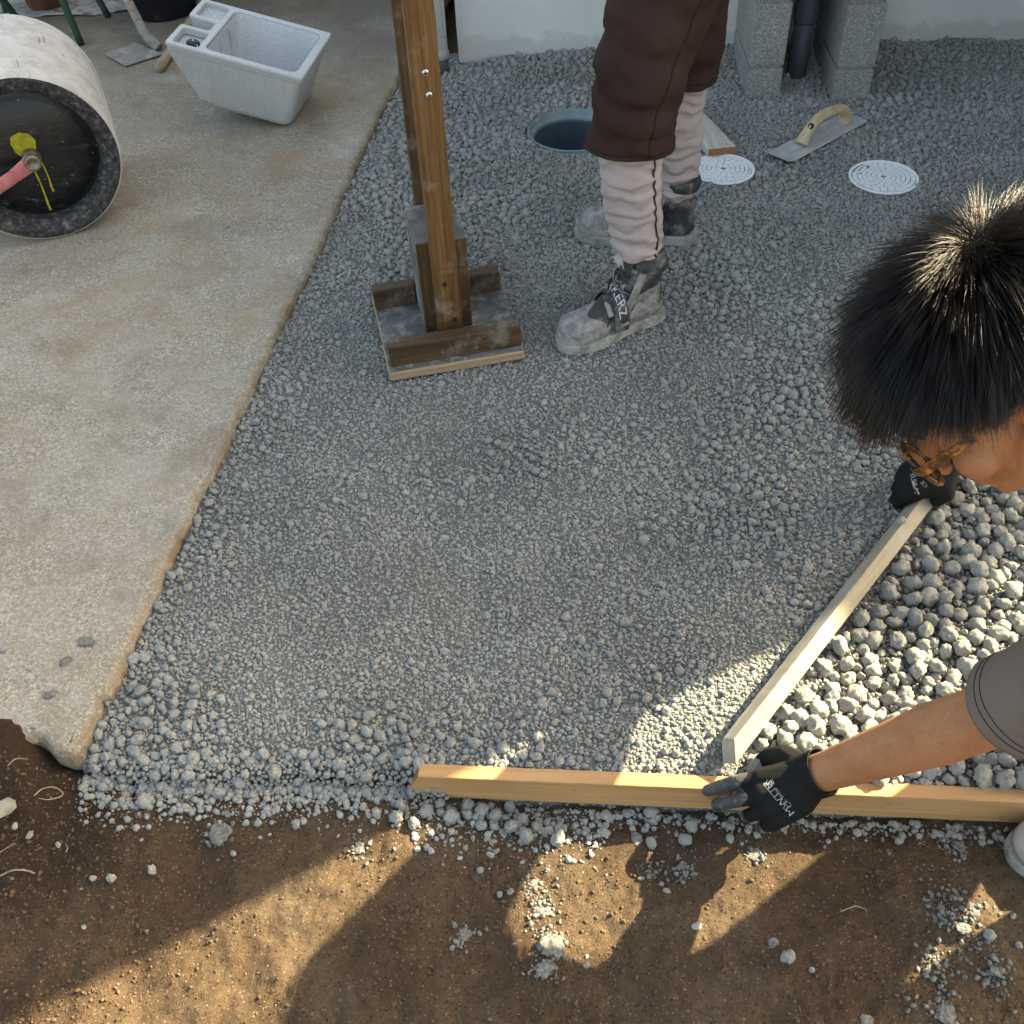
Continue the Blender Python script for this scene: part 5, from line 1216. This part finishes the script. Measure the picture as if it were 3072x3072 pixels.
# shoes
def shoe(heel, yaw_, z0):
    s = empty('shoe'); s.parent = crouch; s.matrix_local = Matrix.Translation((heel[0], heel[1], z0)) @ Matrix.Rotation(yaw_, 4, 'Z')
    up = fuse('upper', [seg((.045, 0, .05, .036), (.12, 0, .048, .038), (.20, 0, .042, .040), (.235, 0, .038, .036)), seg((.06, 0, .085, .036), (.13, 0, .065, .036))], [((.225, 0, .038), np.diag([.048, .046, .034]))], .0035, 6)
    for v in up.vertices: v.co.z = max(v.co.z, .010)
    link('upper', up, M['canvas_shoe'], s)
    half = [(.003, .0), (.008, .02), (.03, .036), (.09, .036), (.15, .043), (.20, .049), (.245, .042), (.27, .024), (.277, 0)]
    out = [(x, y) for x, y in half] + [(x, -y) for x, y in half[-2:0:-1]]
    prism('sole', [tuple(q) for q in catmull(np.array(out + [out[0]]), 70)[:-1]], 0, .022, M['boot_sole'], s, .004)
    loft('toe_seam', [(.215, -.044, .04), (.205, -.03, .069), (.202, 0, .079), (.205, .03, .069), (.215, .044, .04)], [(.0025, .0015)] * 5, M['canvas_shoe'], s, 24, 6, (1, 0, 0))
st_toe = at(3022, 2545, SOIL_Z + .02)
shoe((st_toe[0] + .272, st_toe[1] - .045), math.pi - .16, SOIL_Z + .004); shoe((1.44, 1.10), math.pi + .1, .004)
# gloves
def W(x, y, z, r): return (*at(x, y, z), r)
LZ = lambda X, Y: (2050 + .2588 * X, 2180 + .2588 * Y)
def WL_(X, Y, z, r): return W(*LZ(X, Y), z, r)
gl = [seg((*WL, .034), WL_(1280, 620, .055, .031), WL_(900, 620, .046, .0195)), seg((*WL, .032), WL_(1200, 760, .050, .027), WL_(920, 790, .046, .0195)), seg((*WL, .032), WL_(1280, 800, .044, .027), WL_(1000, 930, .036, .019)), seg((*WL, .031), WL_(1350, 850, .036, .026), WL_(1090, 1050, .022, .018)),
      seg(WL_(900, 605, .046, .0150), WL_(640, 635, .041, .0118), WL_(470, 680, .022, .0112), WL_(285, 740, .000, .0102)),
      seg(WL_(930, 790, .046, .0150), WL_(690, 838, .030, .0120), WL_(520, 875, .004, .0114), WL_(390, 905, -.018, .0102)),
      seg(WL_(1010, 940, .036, .0145), WL_(820, 1010, .014, .0118), WL_(735, 1035, -.012, .0112), WL_(770, 1040, -.036, .0100)),
      seg(WL_(1110, 1070, .022, .0138), WL_(970, 1150, .002, .0108), WL_(900, 1170, -.020, .0102), WL_(930, 1160, -.038, .0092)),
      seg(WL_(1330, 480, .052, .027), WL_(1180, 360, .044, .021), WL_(1010, 350, .022, .0155), WL_(880, 420, -.002, .0135))]
gm = fuse('glove', gl, (), .0022, 3)
gm.materials.append(M['glove']); gm.materials.append(M['glove_palm'])
gv = np.empty(len(gm.vertices) * 3); gm.vertices.foreach_get('co', gv); gpx = view_px(gv.reshape(-1, 3))
for pl_ in gm.polygons:
    X = gpx[list(pl_.vertices), 0].mean(); Y = gpx[list(pl_.vertices), 1].mean()
    if X < 2232 + 10 * math.sin(Y * .09) and Y < 2430: pl_.material_index = 1
    if pl_.center.z < .0 : pl_.material_index = 1
glove_l = link('glove', gm, None, crouch)
wd = (EL_ - WL); wd /= np.linalg.norm(wd)
loft('cuff', [WL - wd * .022, WL + wd * .002, WL + wd * .020], [(.0375, .0375), (.0362, .0362), (.0368, .0368)], M['glove'], glove_l, 26, 48, (0, 0, 1), lambda TH, U, P: .0006 * np.sin(U * 60), False, True, .002)
gl = [seg((*WR, .032), W(2800, 1400, .085, .028), W(2752, 1392, .078, .020)), seg((*WR, .032), W(2795, 1420, .082, .028), W(2748, 1418, .078, .020)), seg((*WR, .032), W(2805, 1440, .078, .028), W(2748, 1445, .074, .020)), seg((*WR, .032), W(2820, 1450, .072, .028), W(2756, 1470, .066, .019)),
      seg(W(2752, 1392, .078, .019), W(2716, 1408, .060, .0138), W(2700, 1432, .030, .0120)), seg(W(2748, 1418, .078, .019), W(2708, 1440, .060, .0142), W(2690, 1466, .028, .0122)),
      seg(W(2748, 1445, .074, .019), W(2706, 1470, .054, .0140), W(2686, 1496, .024, .0122)), seg(W(2756, 1470, .066, .018), W(2716, 1494, .046, .0130), W(2694, 1512, .020, .0115)),
      seg(W(2830, 1440, .076, .026), W(2836, 1478, .062, .019), W(2812, 1500, .044, .0140))]
glove_r = link('glove', fuse('glove', gl, (), .003, 4), M['glove'], crouch)
wd = (ER - WR); wd /= np.linalg.norm(wd)
loft('cuff', [WR - wd * .02, WR, WR + wd * .02], [(.037, .037), (.036, .036), (.0365, .0365)], M['glove'], glove_r, 20, 40, (0, 0, 1), None, False, True, .002)
def print_on(target, s, px, py, px2, py2, z, size):
    a_, b_ = at(px, py, z), at(px2, py2, z); c_ = (a_ + b_) / 2; xd = Vector(b_ - a_).normalized(); view = (Vector((0, 0, CAM_H)) - Vector(c_)).normalized()
    yd = view.cross(xd).normalized(); zd = xd.cross(yd)
    o_ = link('print', text_mesh('print', s, size, .0002), M['print'], target); R3 = Matrix((xd, yd, zd)).transposed().to_4x4(); R3.translation = Vector(c_) + view * .03; o_.matrix_local = R3
    md = o_.modifiers.new('wrap', 'SHRINKWRAP'); md.target = target; md.wrap_method = 'PROJECT'; md.use_project_z = True; md.use_negative_direction = True; md.use_positive_direction = False; md.offset = .0006; md.project_limit = .12
P_ = lambda X, Y: (2150 + .15528 * X, 2250 + .15528 * Y)
print_on(glove_l, 'MWTTER', *P_(1420, 1190), *P_(830, 480), .055, .014)
print_on(glove_l, 'S', *P_(1010, 620), *P_(930, 520), .058, .012); print_on(glove_l, 'SIZE', *P_(1080, 620), *P_(1010, 470), .058, .006)
print_on(glove_l, 'CE', *P_(1400, 1060), *P_(1250, 950), .055, .010); print_on(glove_l, 'EN388', *P_(1220, 850), *P_(1110, 710), .056, .006)
Q_ = lambda X, Y: (2650 + .15528 * X, 1330 + .15528 * Y)
print_on(glove_r, 'MWTTER', *Q_(640, 890), *Q_(500, 330), .09, .013); print_on(glove_r, 'CE', *Q_(720, 720), *Q_(640, 640), .09, .010)

# glasses (head space)
gls = empty('glasses'); gls.parent = crouch
gls.matrix_local = Matrix.Translation(HPOS) @ Matrix(HM.tolist()).to_4x4() @ Matrix.Scale(HS, 4)
def lens_loop(cy, w_, h_): return [(cy + w_ * math.copysign(abs(math.cos(t)) ** .8, math.cos(t)), h_ * math.copysign(abs(math.sin(t)) ** .8, math.sin(t))) for t in np.linspace(0, 6.283, 32, endpoint=False)]
for s in (1, -1):
    lp = lens_loop(0, .0275, .0235)
    pts = [(.118 - .010 * abs(y_ + s * .034 * 1) / .06, s * .034 + y_, .002 + z_) for y_, z_ in lp]; pts.append(pts[0])
    loft('frame_ring', pts, [(.0030, .0036)] * len(pts), M['tortoise'], gls, 80, 8, (1, 0, 0))
    f_ = link('lens', pyd('lens', pts[:-1], [tuple(range(len(pts) - 1))]), M['lens'], gls)
    hx, hy = .110, s * .0625
    loft('hinge', [(.112, s * .058, .014), (.108, s * .067, .014), (.098, s * .071, .013)], [(.0055, .003)] * 3, M['tortoise'], gls, 12, 10, (0, 0, 1))
    loft('temple', [(.104, s * .0705, .0135), (.06, s * .077, .014), (.01, s * .0805, .014), (-.012, s * .082, .011), (-.032, s * .081, -.008), (-.042, s * .079, -.028)], [(.0066, .0022), (.0052, .002), (.0044, .002), (.0036, .0018), (.0040, .0018), (.0034, .0016)], M['tortoise'], gls, 40, 10, (0, 0, 1))
loft('bridge', [(.117, .0085, .006), (.121, 0, .010), (.117, -.0085, .006)], [(.003, .003)] * 3, M['tortoise'], gls, 14, 8, (1, 0, 0))
M['eye'] = plain('eye_white', (.6, .58, .55), (.7, .68, .65), 40, .2)
for s in (1, -1):
    e_ = lathe('eyelid', [(.0001, -.012), (.006, -.0104), (.0104, -.006), (.012, 0), (.0104, .006), (.006, .0104), (.0001, .012)], M['skin'], gls, 16); e_.location = (.072, s * .031, .004)
    loft('eyebrow', [(.100, s * .014, .030), (.099, s * .030, .034), (.088, s * .047, .030)], [(.0035, .0025), (.0045, .003), (.0025, .002)], M['scalp'], gls, 14, 8, (0, 0, 1))

# hair: dark cap with strands growing out of a whorl
hr = RNG
Ncand = 60000
u_ = hr.normal(size=(Ncand, 3)); u_ /= np.linalg.norm(u_, axis=1)[:, None]
EC, ER_ = V3(-.010, 0, .048), V3(.104, .081, .089)
root = EC + u_ * ER_; nrm_ = u_ / ER_; nrm_ /= np.linalg.norm(nrm_, axis=1)[:, None]
def hairmask(p):
    x, y, z = p[:, 0], p[:, 1], p[:, 2]
    line = np.interp(x, [-.12, -.06, -.03, -.005, .015, .04, .06, .075, .10], [-.045, -.045, -.03, .026, .022, .040, .062, .080, .094])
    return z > line + .006 * fbm(p * 60, 2)
ok = hairmask(root); root, nrm_ = root[ok][:30000], nrm_[ok][:30000]; nh = len(root)
wh = V3(-.062, .004, .122)
fl_ = root - wh; dist = np.linalg.norm(fl_, axis=1); fl_ -= (fl_ * nrm_).sum(1)[:, None] * nrm_
sw = np.cross(nrm_, fl_); fl_ = fl_ / (np.linalg.norm(fl_, axis=1)[:, None] + 1e-6) + .55 * np.exp(-dist / .05)[:, None] * sw / (np.linalg.norm(sw, axis=1)[:, None] + 1e-6)
fl_ += .28 * np.stack([fbm(root * 45 + 9 * k, 2) for k in range(3)], 1) + .085 * hr.normal(size=(nh, 3))
fl_ /= np.linalg.norm(fl_, axis=1)[:, None]
grav = HM.T @ V3(0, 0, -1)
side = sstep(.075, .02, root[:, 2]); frontb = sstep(.02, .075, root[:, 0])
Lh = (.058 + .026 * hr.random(nh)) * (1 - .45 * side * (1 - frontb)) + .004 * frontb
Lh *= (.8 + .3 * hr.random(nh))
clump = np.stack([fbm(root * 110 + 31 * k, 1) for k in range(3)], 1)
fl_ = fl_ + .5 * clump; fl_ /= np.linalg.norm(fl_, axis=1)[:, None]
Lh *= 1 - .3 * np.exp(-dist / .04)
lift = np.radians(28 * np.exp(-dist / .06) + 22 - 8 * side) + .10 * hr.normal(size=nh) + .40 * clump[:, 0] + .5 * (hr.random(nh) < .02)
K = 7; S_ = np.linspace(0, 1, K)
pos = np.empty((nh, K, 3)); pos[:, 0] = root
def grow(Lh):
  cur = root.copy()
  for k in range(1, K):
      a_ = lift * (1 - .55 * S_[k]); d_ = fl_ * np.cos(a_)[:, None] + nrm_ * np.sin(a_)[:, None] + grav * (.75 * S_[k] ** 1.3 * (.32 + frontb * .25 + .3 * side))[:, None]
      d_ /= np.linalg.norm(d_, axis=1)[:, None]
      cur = cur + d_ * (Lh / (K - 1))[:, None]
      q = (cur - EC) / ER_; rn = np.linalg.norm(q, axis=1); low = rn < 1.015; cur[low] = EC + (q[low] / rn[low][:, None]) * 1.015 * ER_
      pos[:, k] = cur
grow(Lh)
# barber's cut: no strand may hang far past the hairline
trim = np.interp(pos[..., 0], [-.12, -.05, -.02, -.005, .015, .04, .06, .10, .16], [-.065, -.06, -.03, .020, .014, .030, .046, .054, .056])
under = pos[..., 2] < trim; first = np.where(under.any(1), under.argmax(1), K - 1).astype(float)
Lh = Lh * np.clip((first - .4 * under.any(1) + .5 * hr.random(nh) * under.any(1)) / (K - 1), .12, 1.); grow(Lh)
wpos = HPOS + (pos.reshape(-1, 3) * HS) @ HM.T
hcv = bpy.data.hair_curves.new('strands'); hcv.add_curves([K] * nh)
hcv.attributes['position'].data.foreach_set('vector', wpos.astype(np.float32).ravel())
ra = hcv.attributes.get('radius') or hcv.attributes.new('radius', 'FLOAT', 'POINT')
rad_ = np.tile(np.array([.00024, .00025, .00024, .00022, .00019, .00014, .00006]), nh); ra.data.foreach_set('value', rad_.astype(np.float32))
hm = bpy.data.materials.new('black_hair_strands'); hm.use_nodes = True; t_ = hm.node_tree; t_.nodes.remove(t_.nodes['Principled BSDF'])
hn = t_.nodes.new('ShaderNodeBsdfHairPrincipled'); hn.parametrization = 'MELANIN'
for k_, v_ in (('Melanin', .985), ('Melanin Redness', .35), ('Roughness', .2), ('Radial Roughness', .35), ('Random Roughness', .2), ('Coat', .0), ('IOR', 1.42)):
    if k_ in hn.inputs: hn.inputs[k_].default_value = v_
t_.links.new(hn.outputs[0], t_.nodes['Material Output'].inputs[0])
V_, F_ = ico(5); capv = EC + V_ * ER_ * 1.02; keep_ = hairmask(capv); fk = F_[keep_[F_].all(1)]
capm = npmesh('hair', HPOS + (capv * HS) @ HM.T, fk)
cap = link('hair', capm, M['scalp'], crouch, True)
hcv.materials.append(hm); so_ = link('strands', hcv, None, cap)
